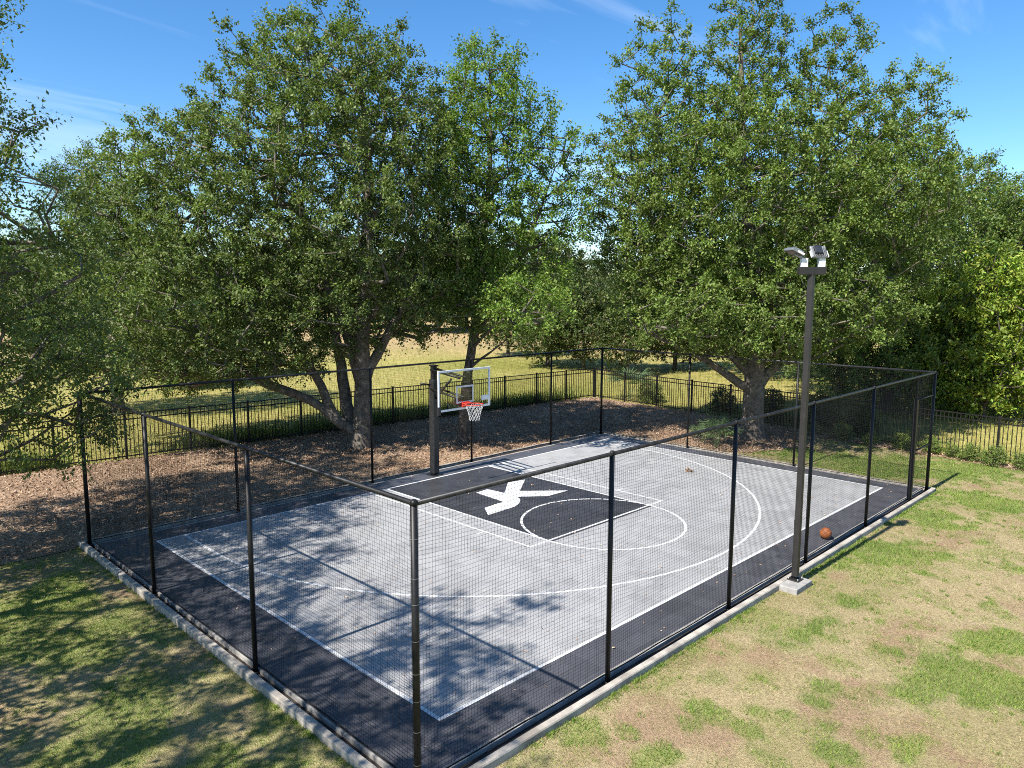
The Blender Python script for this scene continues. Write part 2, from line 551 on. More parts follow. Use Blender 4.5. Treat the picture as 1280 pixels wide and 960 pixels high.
def tile_mesh(name):
    def f(bm):
        h = FT / 2 - 0.0012; t = h - 0.0016
        lv = [bm.verts.new((sx * h, sy * h, -H_T)) for sx, sy in ((-1, -1), (1, -1), (1, 1), (-1, 1))]
        mv = [bm.verts.new((sx * h, sy * h, -0.0010)) for sx, sy in ((-1, -1), (1, -1), (1, 1), (-1, 1))]
        uv = [bm.verts.new((sx * t, sy * t, 0)) for sx, sy in ((-1, -1), (1, -1), (1, 1), (-1, 1))]
        bm.faces.new(uv)
        for k in range(4):
            k2 = (k + 1) % 4
            bm.faces.new((lv[k], lv[k2], mv[k2], mv[k])); bm.faces.new((mv[k], mv[k2], uv[k2], uv[k]))
    return bm_mesh(name, f)


me_g = tile_mesh('tile_grey'); me_g.materials.append(M_tile_g)
me_k = tile_mesh('tile_black'); me_k.materials.append(M_tile_k)
me_b = tile_mesh('tile_charcoal'); me_b.materials.append(M_tile_b)
TILES = (me_g, me_k, me_b)
cells = [(i, j) for i in range(-TX - 1, TX) for j in range(TY1, TY0)]


def cell_size(c):
    d = Vector(((c[0] + .5) * FT, (c[1] + .5) * FT, 0)) - CAM
    z = d.dot(AX_F); u = d.dot(AX_R) / z; v = d.dot(AX_U) / z
    if abs(u) > 0.69 or abs(v) > 0.52:
        return 0
    return 1.0 / (z * z) * abs(d.normalized().z)


cells.sort(key=lambda c: -cell_size(c))
for i, j in cells[:300]:
    o = link('tile', TILES[tile_kind(i, j)], None, court)
    o.location = ((i + .5) * FT, (j + .5) * FT, 0)
for kd, nm in ((0, 'grey_tiling'), (1, 'black_tiling'), (2, 'charcoal_tiling')):
    src = TILES[kd]
    bv = np.array([v.co[:] for v in src.vertices])
    bf = np.array([list(p.vertices) for p in src.polygons])
    cc = np.array([((i + .5) * FT, (j + .5) * FT, 0) for i, j in cells[300:] if tile_kind(i, j) == kd])
    V = (bv[None] + cc[:, None]).reshape(-1, 3)
    Fq = (bf[None] + (np.arange(len(cc)) * len(bv))[:, None, None]).reshape(-1, 4)
    o = link(nm, np_mesh(nm, V, Fq), src.materials[0], court)
    o['kind'] = 'stuff'


def ramp_strip(bm, a, b, out):
    a = Vector(a); b = Vector(b); out = Vector(out)
    v = [bm.verts.new(p) for p in (a, b, b + out * 0.07 + Vector((0, 0, -0.017)), a + out * 0.07 + Vector((0, 0, -0.017)))]
    bm.faces.new(v)


for a, b, out in (((TX * FT, TY0 * FT, 0), (TX * FT, TY1 * FT, 0), (1, 0, 0)),
                  ((TX * FT, TY1 * FT, 0), (-(TX + 1) * FT, TY1 * FT, 0), (0, -1, 0)), ((-(TX + 1) * FT, TY0 * FT, 0), (TX * FT, TY0 * FT, 0), (0, 1, 0))):
    link('edge_ramp', bm_mesh('edge_ramp', lambda bm: ramp_strip(bm, a, b, out)), M_tile_b, court)

PZ = 0.003
LW = 0.058


def poly_sheet(name, pts, z=PZ):
    def f(bm):
        face = bm.faces.new([bm.verts.new((x, y, z)) for x, y in pts])
        if face.normal.z < 0:
            face.normal_flip()
        bmesh.ops.triangulate(bm, faces=[face])
    return link(name, bm_mesh(name, f), M_line, court)


def line_seg(name, x0, y0, x1, y1, w=LW):
    d = Vector((x1 - x0, y1 - y0)).normalized(); n = Vector((-d.y, d.x)) * w / 2
    return poly_sheet(name, [(x0 + n.x, y0 + n.y), (x0 - n.x, y0 - n.y), (x1 - n.x, y1 - n.y), (x1 + n.x, y1 + n.y)])


def arc(name, cx, cy, r, a0, a1, w=LW, n=48, z=PZ):
    def f(bm):
        prev = None
        for k in range(n + 1):
            t = a0 + (a1 - a0) * k / n
            p = (bm.verts.new((cx + (r - w / 2) * math.cos(t), cy + (r - w / 2) * math.sin(t), z)),
                 bm.verts.new((cx + (r + w / 2) * math.cos(t), cy + (r + w / 2) * math.sin(t), z)))
            if prev:
                fc = bm.faces.new((prev[0], prev[1], p[1], p[0]))
            prev = p
        bm.normal_update()
        for fc in bm.faces:
            if fc.normal.z < 0:
                fc.normal_flip()
    return link(name, bm_mesh(name, f), M_line, court)


CX, CY = 25 * FT, -30 * FT
h = LW / 2
line_seg('boundary_line', -CX, -h, CX, -h)
line_seg('boundary_line', -CX, CY + h, CX, CY + h)
line_seg('boundary_line', -CX + h, -LW, -CX + h, CY + LW)
line_seg('boundary_line', CX - h, -LW, CX - h, CY + LW)
FY = -5.70; KX = 6 * FT; OX = 2.37
line_seg('free_throw_line', -OX - h, FY, OX + h, FY)
line_seg('lane_line', -KX, -LW, -KX, FY + h)
line_seg('lane_line', KX, -LW, KX, FY + h)
line_seg('lane_line', -OX, -LW, -OX, FY + h)
line_seg('lane_line', OX, -LW, OX, FY + h)
for s in (-1, 1):
    line_seg('lane_mark', s * (OX + h), -4.33, s * (OX + 0.22), -4.33)
arc('free_throw_circle', 0, FY, KX, math.pi, 2 * math.pi, z=PZ + 0.001)
nd = 19
for k in range(nd):
    st = math.pi / nd
    arc('circle_dash', 0, FY, KX, (k + 0.05) * st, (k + 0.95) * st, n=6, z=PZ + 0.001)
R3 = 7.04; HY = -1.60
arc('three_point_line', 0, HY, R3, math.pi, 2 * math.pi, n=120)
for s in (-1, 1):
    line_seg('three_point_line', s * R3, HY, s * R3, -LW)
# big white letter-like emblem in the key
poly_sheet('court_emblem', [(-0.41, -1.93), (0.04, -1.89), (0.09, -2.46), (0.9, -1.78), (1.45, -1.89), (0.51, -2.6), (1.44, -3.45),
                            (0.68, -3.43), (0.05, -2.91), (0.03, -3.05), (-0.11, -3.22), (-0.32, -3.38), (-0.61, -3.5), (-1.5, -3.53),
                            (-1.17, -3.06), (-0.49, -3.0)])


# kerb round the slab
def kerb_mesh(name, a, b, w, seed):
    a = np.array(a, float); b = np.array(b, float)
    n = int(np.linalg.norm(b - a) / 0.10)
    d = (b - a) / np.linalg.norm(b - a); nn = np.array([-d[1], d[0], 0])
    t = np.linspace(0, 1, n + 1)[:, None]
    P = a + (b - a) * t
    s = t[:, 0] * np.linalg.norm(b - a)
    j1 = (fbm(s, s * 0 + seed, 2.5, seed, 4) - 0.5)[:, None] * 0.006
    j2 = (fbm(s, s * 0 + seed + 9, 2.5, seed + 5, 4) - 0.5)[:, None] * 0.009
    jz = (fbm(s, s * 0 + seed + 3, 1.5, seed + 7, 2) - 0.5)[:, None] * 0.006
    z = np.array([0, 0, 1.0])
    prof = [P + nn * (w / 2 + j1) + z * (-0.16), P + nn * (w / 2 + j1) + z * (0.0 + jz), P + nn * (w / 2 - 0.010 + j1) + z * (0.010 + jz),
            P - nn * (w / 2 - 0.010 + j2) + z * (0.008 + jz), P - nn * (w / 2 + j2) + z * (-0.008 + jz), P - nn * (w / 2 + j2) + z * (-0.16)]
    V = np.stack(prof, 1).reshape(-1, 3); k = len(prof)
    i = np.arange(n)[:, None] * k + np.arange(k - 1)[None]
    Fq = np.stack([i, i + 1, i + k + 1, i + k], -1).reshape(-1, 4)
    return np_mesh(name, V, Fq)


KW = 0.105
for idx, (a, b) in enumerate((((SX0 + KW / 2, SY1, 0), (SX0 + KW / 2, SY0, 0)), ((SX0 + KW, SY0 + KW / 2, 0), (SX1 - KW, SY0 + KW / 2, 0)),
                              ((SX1 - KW / 2, SY0, 0), (SX1 - KW / 2, SY1, 0)), ((SX1 - KW, SY1 - KW / 2, 0), (SX0 + KW, SY1 - KW / 2, 0)))):
    o = link('kerb', kerb_mesh('kerb', a, b, KW, 11 + idx * 8), M_conc)
    o['kind'] = 'structure'

# ------------------------------------------------------------------ court fence with netting
FX0, FX1, FYB, FYN, FH = -8.60, 8.38, 0.90, -9.97, 3.09
cf = thing('court_fence', 'tall black tube-frame fence hung with dark netting all round the ball court', 'fence', (0, 0, 0))


def court_post(x, y, r=0.036, z1=FH, z0=-0.07):
    def f(bm):
        add_tube(bm, (x, y, z0), (x, y, z1), r, None, 14)
        add_tube(bm, (x, y, z1 - 0.015), (x, y, z1 + 0.035), r * 1.18, r * 0.75, 14)
        add_tube(bm, (x, y, z0 - 0.02), (x, y, z0 + 0.03), r * 1.35, None, 14)
    return link('post', bm_mesh('post', f, True), M_black, cf)


ys_l = [FYB, -2.66, -6.38, FYN]
xs_n = [-5.38, -2.12, 0.86, 4.0]
xs_b = [-5.42, -1.63, 2.0, 5.62]
ys_r = [-2.72, -6.35]
near_post = court_post(FX0, FYN, 0.038)
for y in ys_l[:3]:
    court_post(FX0, y, 0.04 if y == FYB else 0.034)
for x in xs_n:
    court_post(x, FYN, 0.034)
court_post(FX1, FYN, 0.042)
court_post(FX1, FYB, 0.04)
for x in xs_b:
    court_post(x, FYB, 0.032)
for y in ys_r:
    court_post(FX1, y, 0.032)
# gate bay beside the far corner
GX = 6.98
link('gate_post', bm_mesh('gate_post', lambda bm: (add_box(bm, (GX, FYN, 1.24), (0.10, 0.10, 2.56), None, 0.006),
                                                   add_tube(bm, (GX, FYN, 2.5), (GX, FYN, FH), 0.03, None, 12))), M_black, cf)
tube('gate_bar', (GX + 0.05, FYN, 1.2), (FX1 - 0.04, FYN, 1.2), 0.021, M_black, cf)
tube('gate_bar', (GX + 0.05, FYN, 2.5), (FX1 - 0.04, FYN, 2.5), 0.021, M_black, cf)
RR = 0.027
for a, b in (((FX0, FYN, FH), (FX0, FYB, FH)), ((FX0, FYN, FH - 0.005), (FX1, FYN, FH - 0.005)),
             ((FX1, FYN, FH), (FX1, FYB, FH)), ((FX0, FYB, FH - 0.005), (FX1, FYB, FH - 0.005))):
    tube('top_rail', a, b, RR, M_rail, cf)
# white cable ties on the near corner post
for k, z in enumerate(np.linspace(0.3, 2.7, 8)):
    z = z + rng.uniform(-0.04, 0.04)
    rr_ = bm_mesh('cable_tie', lambda bm: add_tube(bm, (FX0, FYN, z), (FX0, FYN, z + 0.006), 0.0392, None, 14, False))
    o = link('cable_tie', rr_, M_silver, near_post)


def net_side(a, b, posts, seed, cell=0.046, skip_gate=None):
    """square-mesh netting tied to posts and rail, billowing a little between them"""
    a = np.array(a, float); b = np.array(b, float)
    Lh = np.linalg.norm(b - a); d = (b - a) / Lh; nn = np.array([-d[1], d[0]])
    pp = np.sort(np.array([0, *posts, Lh]))

    def place(s, z):
        s = np.asarray(s, float); z = np.asarray(z, float)
        i = np.clip(np.searchsorted(pp, s, side='right') - 1, 0, len(pp) - 2)
        u = (s - pp[i]) / (pp[i + 1] - pp[i])
        bay = np.sin(math.pi * np.clip(u, 0, 1))
        zz = z / FH
        bil = bay * np.sin(math.pi * np.clip(zz, 0, 1)) * (0.05 + 0.05 * np.sin(i * 2.3 + seed))
        sag = -0.020 * np.abs(np.sin(s * 7.5 + seed)) * smooth(2.2, FH, z) - 0.035 * bay * np.sin(math.pi * zz)
        pull = 0.22 * np.exp(-((1 - np.abs(2 * u - 1)) * 3.2)) * np.sin(z * 5.2 + i + seed) * np.sin(math.pi * zz) * 0.5
        xy = a[None] + d[None] * (s)[:, None] + nn[None] * (bil)[:, None]
        return np.stack([xy[:, 0], xy[:, 1], z + sag + pull], 1)
    paths = []
    ns = int(Lh / cell)
    zs = np.linspace(0.05, FH - 0.02, 9)
    for k in range(1, ns):
        paths.append(place(np.full(9, k * Lh / ns), zs))
    nzr = int((FH - 0.07) / cell)
    sv = np.linspace(0.0, Lh, int(Lh / 0.22))
    for k in range(nzr + 1):
        paths.append(place(sv, np.full(len(sv), 0.05 + k * (FH - 0.07) / nzr)))
    o = link('net', strands('net', paths, 0.0017), M_net, cf)
    rope = place(sv, np.full(len(sv), 0.05)); rope[:, 2] -= 0.01 + 0.012 * np.abs(np.sin(sv * 2.1))
    link('bottom_rope', strands('bottom_rope', [rope], 0.009, 6), M_net, cf)
    return o


ins = 0.045
net_side((FX0 + ins, FYN + ins), (FX1 - ins, FYN + ins), [x - FX0 for x in xs_n] + [GX - FX0], 1)
net_side((FX0 + ins, FYB - ins), (FX0 + ins, FYN + ins), [FYB - y for y in ys_l[1:3]], 2)
net_side((FX0 + ins, FYB - ins), (FX1 - ins, FYB - ins), [x - FX0 for x in xs_b], 3)
net_side((FX1 - ins, FYB - ins), (FX1 - ins, FYN + ins), [FYB - y for y in ys_r], 4)

# ------------------------------------------------------------------ hoop
HX = 0.05
hoop = thing('basketball_hoop', 'adjustable basketball hoop with clear backboard and padded black pole at the baseline', 'basketball hoop', (HX, 0.30, 0))


def hb(name, c, s, mat, parent=hoop, bevel=0.004, rot=None):
    return box(name, c, s, mat, parent, bevel, rot)


hb('base_plate', (0, 0, 0.005), (0.36, 0.36, 0.03), M_black)
hb('pole', (0, 0, 1.55), (0.13, 0.13, 3.06), M_black)
hb('pole_pad', (0, 0, 1.37), (0.205, 0.205, 2.68), M_pad, bevel=0.03)
BY = -1.35            # backboard plane relative to the pole
BX0, BX1, BZ0, BZ1 = -0.965, 0.865, 2.035, 3.105
bxc = (BX0 + BX1) / 2; bzc = (BZ0 + BZ1) / 2
for sx in (-0.12, 0.12):
    for z0, z1 in ((2.98, 2.86), (2.45, 2.30)):
        def arm(bm, sx=sx, z0=z0, z1=z1):
            add_tube(bm, (sx, -0.02, z0), (sx + bxc, BY + 0.05, z1), 0.032, None, 8)
        link('arm', bm_mesh('arm', arm, True), M_black, hoop)
tube('lift_strut', (0, -0.06, 2.15), (bxc, -0.8, 2.78), 0.03, M_black, hoop)
tube('crank_handle', (-0.06, 0.03, 2.55), (-0.36, 0.16, 2.60), 0.026, M_black, hoop)
hb('top_cap', (0, 0, 3.09), (0.16, 0.22, 0.04), M_black)
board = link('backboard', bm_mesh('backboard', lambda bm: add_box(bm, (bxc, BY, bzc), (BX1 - BX0 - 0.04, 0.012, BZ1 - BZ0 - 0.04))), m_glass, hoop)
fw = 0.052


def frame(bm):
    add_box(bm, (bxc, BY, BZ1 - fw / 2), (BX1 - BX0, 0.035, fw), None, 0.004)
    add_box(bm, (bxc, BY, BZ0 + fw / 2), (BX1 - BX0, 0.035, fw), None, 0.004)
    add_box(bm, (BX0 + fw / 2, BY, bzc), (fw, 0.033, BZ1 - BZ0 - 2 * fw), None, 0.004)
    add_box(bm, (BX1 - fw / 2, BY, bzc), (fw, 0.033, BZ1 - BZ0 - 2 * fw), None, 0.004)


link('frame', bm_mesh('frame', frame), M_whitep, board)
tz0 = BZ0 + 0.17


def target(bm):
    w, hgt, t = 0.61, 0.46, 0.045
    y = BY - 0.0085
    add_box(bm, (bxc, y, tz0 + t / 2), (w, 0.003, t)); add_box(bm, (bxc, y, tz0 + hgt - t / 2), (w, 0.003, t))
    for s in (-1, 1):
        add_box(bm, (bxc + s * (w / 2 - t / 2), y, tz0 + hgt / 2), (t, 0.003, hgt - 2 * t))


link('target_square', bm_mesh('target_square', target), M_line, board)
hb('sticker', (BX1 - 0.20, BY - 0.0085, BZ0 + 0.24), (0.24, 0.003, 0.13), M_whitep, board, 0)
hb('mount_pad', (BX0 + 0.03, BY + 0.01, BZ0 + 0.03), (0.09, 0.07, 0.22), M_pad, board, 0.01)
hb('rim_bracket', (bxc, BY + 0.05, BZ0 + 0.2), (0.62, 0.06, 0.22), M_black, board, 0.008)
RZ = BZ0 + 0.16


def ringpath(r, z, cx, cy, n=40):
    t = np.linspace(0, 2 * math.pi, n)
    return np.stack([cx + r * np.cos(t), cy + r * np.sin(t), np.full(n, z)], 1)


RY = BY - 0.15 - 0.229
rim = link('rim', strands('rim', [ringpath(0.229, RZ, bxc, RY)], 0.0115, 8), M_red, hoop)
hb('rim_plate', (bxc, BY - 0.03, RZ - 0.03), (0.26, 0.045, 0.14), M_red, rim)
for s in (-1, 1):
    tube('rim_brace', (bxc + s * 0.11, BY - 0.03, RZ - 0.06), (bxc + s * 0.19, RY + 0.12, RZ - 0.01), 0.012, M_red, rim)
hb('rim_neck', (bxc, BY - 0.10, RZ), (0.22, 0.14, 0.03), M_red, rim)
paths = []
nl = 12; rows = 7
prof = [(0.228, 0.0), (0.215, 0.07), (0.192, 0.14), (0.168, 0.21), (0.150, 0.28), (0.138, 0.35), (0.142, 0.42)]
for k in range(nl):
    for sgn in (1, -1):
        P = []
        for q, (r, dz) in enumerate(prof):
            t = 2 * math.pi * (k + sgn * 0.5 * q) / nl
            P.append((bxc + r * math.cos(t), RY + r * math.sin(t), RZ - dz))
        paths.append(np.array(P))
link('hoop_net', strands('hoop_net', paths, 0.006, 4), M_cord, hoop)

# ------------------------------------------------------------------ floodlight pole
lp = thing('floodlight_pole', 'square dark bronze floodlight pole on a concrete footing beside the kerb', 'light pole', (-0.20, -10.24, 0))
link('footing', bm_mesh('footing', lambda bm: add_box(bm, (-0.12, -0.02, -0.085), (0.64, 0.42, 0.16), None, 0.012)), M_slab, lp)
hb('base_plate', (0, 0, 0.005), (0.22, 0.22, 0.02), M_bronze, lp)
for bx in (-0.085, 0.085):
    for by in (-0.085, 0.085):
        tube('anchor_bolt', (bx, by, -0.005), (bx, by, 0.045), 0.011, M_silver, lp, 6)
tube('conduit', (0.0, 0.062, 0.0), (0.0, 0.062, 1.1), 0.013, M_bronze, lp, 8)
hb('pole', (0, 0, 2.76), (0.100, 0.100, 5.40), M_bronze, lp, 0.008)
hb('crossbar', (0, 0, 5.52), (0.46, 0.13, 0.13), M_bronze, lp, 0.006, Matrix.Rotation(math.radians(-45), 3, 'Z'))
hb('hand_hole_cover', (0.066, 0, 0.9), (0.006, 0.06, 0.22), M_silver, lp, 0.0)


def flood(cx, cy, cz, yaw, tilt, nm):
    """a flat LED flood head: finned aluminium tray, glass face, yoke"""
    root_m = Matrix.Rotation(yaw, 3, 'Z') @ Matrix.Rotation(tilt, 3, 'X')

    def T(v):
        return Vector((cx, cy, cz)) + root_m @ Vector(v)

    def body(bm):
        add_box(bm, T((0, 0, 0)), (0.27, 0.24, 0.045), root_m, 0.008)
        for k in range(9):
            add_box(bm, T((-0.112 + k * 0.028, -0.01, 0.036)), (0.007, 0.20, 0.03), root_m)
    hd = link('flood_head', bm_mesh('flood_head', body), M_silver, lp)
    link('lens', bm_mesh('lens', lambda bm: add_box(bm, T((0, 0.0, -0.028)), (0.22, 0.19, 0.008), root_m)), M_lens, hd)
    for s in (-1, 1):
        link('yoke', bm_mesh('yoke', lambda bm: add_box(bm, T((s * 0.145, -0.05, 0.0)), (0.01, 0.13, 0.035), root_m)), M_whitep, hd)
    return hd


rh = Vector((R_H[0], R_H[1], 0)); fh_ = Vector((F_H[0], F_H[1], 0))
pl = rh * -0.32 + Vector((0, 0, 5.84)); pr = rh * 0.10 + Vector((0, 0, 5.84))
flood(pl.x, pl.y, pl.z, math.radians(58), math.radians(24), 'a')
hd2 = flood(pr.x, pr.y, pr.z, math.radians(-42), math.radians(52), 'b')
m2 = Matrix.Rotation(math.radians(-42), 3, 'Z') @ Matrix.Rotation(math.radians(52), 3, 'X')
link('driver_box', bm_mesh('driver_box', lambda bm: add_box(bm, pr + m2 @ Vector((-0.03, 0, 0.06)), (0.13, 0.15, 0.05), m2, 0.006)), M_lens, hd2)
for s in (-0.14, 0.16):
    c = rh * s
    hb('junction_box', (c.x, c.y, 5.66), (0.11, 0.09, 0.15), M_whitep, lp, 0.006, Matrix.Rotation(math.radians(-45), 3, 'Z'))
for s0, p1 in ((-0.14, pl), (0.16, pr)):
    c = rh * s0 + Vector((0, 0, 5.72))
    tube('knuckle', c, p1 + Vector((0, 0, -0.03)), 0.022, M_silver, lp, 10)

# ------------------------------------------------------------------ ball
ball = thing('basketball', 'worn orange basketball lying on the dark tiles against the netting', 'basketball', (2.42, -9.72, 0))
bs = link('ball_cover', bm_mesh('ball_cover', lambda bm: bmesh.ops.create_icosphere(bm, subdivisions=4, radius=0.12), True), M_ball, ball)
bs.location = (0, 0, 0.12)
pths = []
t = np.linspace(0, 2 * math.pi, 41)
rb = 0.1195
base_rot = np.array(Matrix.Rotation(0.7, 3, 'X') @ Matrix.Rotation(0.5, 3, 'Y'))
for P in (np.stack([np.cos(t), np.sin(t), 0 * t], 1), np.stack([np.cos(t), 0 * t, np.sin(t)], 1)):
    pths.append(P * rb @ base_rot.T)
for s in (-1, 1):
    yy = s * (0.62 + 0.22 * np.cos(2 * t)); rr2 = np.sqrt(np.clip(1 - yy * yy, 0, 1))
    pths.append(np.stack([rr2 * np.cos(t), yy, rr2 * np.sin(t)], 1) * rb @ base_rot.T)
link('seam', strands('seam', pths, 0.0028, 4), M_black, bs)

# ------------------------------------------------------------------ black picket fences
def picket_fence(name, label, a, b, z0, hgt, bay):
    a = np.array(a, float); b = np.array(b, float)
    Lf = np.linalg.norm(b - a); d = (b - a) / Lf
    ang = math.atan2(d[1], d[0])
    root = thing(name, label, 'fence', (a[0], a[1], z0), None, ang)
    nb = int(round(Lf / bay)); bay = Lf / nb
    pm = bm_mesh('post', lambda bm: (add_box(bm, (0, 0, hgt / 2), (0.064, 0.064, hgt + 0.05)), add_box(bm, (0, 0, hgt + 0.034), (0.076, 0.076, 0.018))))
    pm.materials.append(M_black)
    for k in range(nb + 1):
        o = link('post', pm, None, root); o.location = (k * bay, 0, 0)
    for z in (hgt - 0.02, hgt - 0.19, 0.12):
        link('rail', bm_mesh('rail', lambda bm: add_box(bm, (Lf / 2, 0, z), (Lf, 0.034, 0.034))), M_black, root)
    km = bm_mesh('picket', lambda bm: add_box(bm, (0, 0, (hgt + 0.03) / 2), (0.0195, 0.0195, hgt - 0.09)))
    km.materials.append(M_black)
    per = int(round(bay / 0.122))
    for k in range(nb):
        for j in range(1, per):
            o = link('picket', km, None, root); o.location = (k * bay + j * bay / per, 0, 0)
    return root


picket_fence('picket_fence', 'black metal picket fence behind the hoop between mulch bed and meadow', (-13.0, fence_y(-13.0)), (15.75, fence_y(15.75)), GZ, 1.46, 1.92)
picket_fence('picket_fence', 'black metal picket fence with a row of small shrubs along its foot', (15.75, fence_y(15.75) - 0.1), tuple(SIDE_B), GZ, 1.42, 1.92)


# ------------------------------------------------------------------ vegetation
def leaf_cloud(pos, size, aspect, tint, g, droop=0.0, up=1.5):
    """one bent diamond per leaf"""
    n = len(pos)
    d = g.normal(size=(n, 3)); d[:, 2] += -droop; d /= np.linalg.norm(d, axis=1)[:, None]
    nr = g.normal(size=(n, 3)); nr[:, 2] = np.abs(nr[:, 2]) + up
    s = np.cross(d, nr); s /= np.linalg.norm(s, axis=1)[:, None] + 1e-9
    nrm = np.cross(s, d)
    L_ = (size * g.uniform(0.65, 1.25, n))[:, None]
    w = L_ * aspect * 0.5
    V = np.stack([pos, pos + d * L_ * 0.45 + s * w + nrm * L_ * 0.06, pos + d * L_, pos + d * L_ * 0.45 - s * w + nrm * L_ * 0.06], 1).reshape(-1, 3)
    Fq = np.arange(n * 4).reshape(n, 4)
    cols = np.repeat(tint, 4, axis=0)
    return V, Fq, cols


def tint_leaves(n, base, alt, g, var=0.25, altp=0.15):
    c = np.tile(np.array(base), (n, 1)) * g.uniform(1 - var, 1 + var, n)[:, None]
    k = g.random(n) < altp
    c[k] = np.array(alt) * g.uniform(0.8, 1.2, k.sum())[:, None]
    c *= 1 + g.normal(0, 0.06, (n, 3))
    return np.clip(c, 0.005, 0.6)


def build_tree(seed, limbs, blobs, n_tip, leaves_per, leaf, base, alt, altp=0.15, spacing=0.8, twig_len=0.65, base_r=0.35,
               hollow=0.35, stray=0.05, aspect=0.52):
    """limbs: list of (points, start radius) in tree space; blobs: crown lobes (c, r)."""
    g = np.random.default_rng(seed)
    nodes = []; par = []; rad_fix = {}
    for pts, r0 in limbs:
        pts = np.array(pts, float)
        seg = []
        for p0, p1 in zip(pts[:-1], pts[1:]):
            m = max(2, int(np.linalg.norm(p1 - p0) / 0.45))
            for q in range(m):
                seg.append(p0 + (p1 - p0) * q / m)
        seg.append(pts[-1])
        seg = np.array(seg)
        # soften the polyline, add wander
        for _ in range(3):
            seg[1:-1] = (seg[:-2] + 2 * seg[1:-1] + seg[2:]) / 4
        seg[1:] += np.cumsum(g.normal(0, 0.022, (len(seg) - 1, 3)), axis=0)
        if nodes:
            A = np.array(nodes)
            pi = int(np.argmin(np.linalg.norm(A - seg[0], axis=1)))
            st = 1
        else:
            pi = -1; st = 0
        for q in range(st, len(seg)):
            nodes.append(seg[q]); par.append(pi); pi = len(nodes) - 1
            rad_fix[pi] = r0 * (1 - 0.86 * q / (len(seg) - 1))
    nl0 = len(nodes)
    # crown points, thinned to an even but irregular spacing
    vol = np.array([np.prod(r) for c, r in blobs]) ** 0.8; vol = vol / vol.sum()
    pts = []
    cell = {}
    tries = 0
    while len(pts) < n_tip and tries < n_tip * 60:
        tries += 1
        bi = g.choice(len(blobs), p=vol)
        c, r = blobs[bi]
        v = g.normal(size=3); v /= np.linalg.norm(v)
        rr = hollow + (1 - hollow) * g.random() ** 0.45
        if g.random() < stray:
            rr *= g.uniform(1.02, 1.16)
        p = np.array(c) + v * np.array(r) * rr
        lump = vnoise(np.array([p[0] * 0.55 + p[2] * 0.31]), np.array([p[1] * 0.55 + p[2] * 0.43]), seed)[0]
        if lump < 0.30 and g.random() < 0.75:
            continue
        key = tuple(np.floor(p / spacing).astype(int))
        bad = False
        for a in (-1, 0, 1):
            for b_ in (-1, 0, 1):
                for c_ in (-1, 0, 1):
                    for q in cell.get((key[0] + a, key[1] + b_, key[2] + c_), ()):
                        if np.linalg.norm(q - p) < spacing * 0.72:
                            bad = True
        if bad:
            continue
        cell.setdefault(key, []).append(p)
        pts.append(p)
    pts = np.array(pts)
    limb = np.array(nodes)
    dmin = np.array([np.min(np.linalg.norm(limb - p, axis=1)) for p in pts])
    order = np.argsort(dmin)
    NA = np.zeros((nl0 + len(pts) * 14, 3)); NA[:nl0] = limb; cnt = nl0
    tips = []
    zmin = limb[:, 2].max() * 0.12
    ban = np.zeros(len(NA), bool)
    ban[:nl0] = limb[:, 2] < zmin
    for oi in order:
        p = pts[oi]
        dd = NA[:cnt] - p
        dist = np.sqrt((dd * dd).sum(1))
        cost = dist + 0.9 * np.maximum(0, NA[:cnt, 2] - p[2] + 0.1) + 100 * ban[:cnt]
        k = int(np.argmin(cost))
        a = NA[k]
        m = int(np.clip(dist[k] / 0.55, 1, 13))
        pi = k
        side = g.normal(0, 0.10 * dist[k], 3)
        for q in range(1, m + 1):
            t_ = q / m
            pos = a + (p - a) * t_ + side * math.sin(math.pi * t_) + np.array([0, 0, 0.10 * dist[k] * math.sin(math.pi * t_)])
            NA[cnt] = pos; par.append(pi); pi = cnt; cnt += 1
        tips.append(pi)
    NA = NA[:cnt]
    par = np.array(par)
    w = np.zeros(cnt); w[tips] = 1
    for i in range(cnt - 1, -1, -1):
        if par[i] >= 0:
            w[par[i]] += w[i]
    rad = 0.0115 * np.maximum(w, 0.6) ** 0.5
    for i, r0 in rad_fix.items():
        rad[i] = max(r0, rad[i] * 0.6)
    for i in range(nl0):
        hgt_ = NA[i][2]
        if i in rad_fix and rad_fix[i] > 0.15 and hgt_ < 0.9:
            rad[i] *= 1 + 0.55 * max(0.0, (0.7 - hgt_)) ** 1.5
    # branches as tapered prisms
    idx = np.arange(cnt)[par >= 0]
    A = NA[par[idx]]; B = NA[idx]
    rA = np.minimum(rad[par[idx]], rad[idx] * 1.35); rB = rad[idx]
    V = []; Fq = []; off = 0
    for thick, sides in ((True, 10), (False, 4)):
        sel = (rB > 0.05) if thick else (rB <= 0.05)
        a, b_, ra, rb_ = A[sel], B[sel], rA[sel], rB[sel]
        if len(a) == 0:
            continue
        d = b_ - a; ln = np.linalg.norm(d, axis=1)[:, None] + 1e-9; d = d / ln
        b_ = b_ + d * np.minimum(rb_[:, None] * 0.35, 0.04)
        ref = np.where(np.abs(d[:, 2:3]) > 0.9, np.array([[1.0, 0, 0]]), np.array([[0, 0, 1.0]]))
        u = np.cross(d, ref); u /= np.linalg.norm(u, axis=1)[:, None]; v = np.cross(d, u)
        # same reference frame for every limb piece so that the rings line up
        th = np.arange(sides) * 2 * math.pi / sides
        ring = np.cos(th)[None, :, None] * u[:, None] + np.sin(th)[None, :, None] * v[:, None]
        r1 = a[:, None] + ring * ra[:, None, None]; r2 = b_[:, None] + ring * rb_[:, None, None]
        vv = np.concatenate([r1, r2], 1).reshape(-1, 3)
        k0 = (np.arange(len(a)) * 2 * sides)[:, None]; j = np.arange(sides)[None]; j2 = (j + 1) % sides
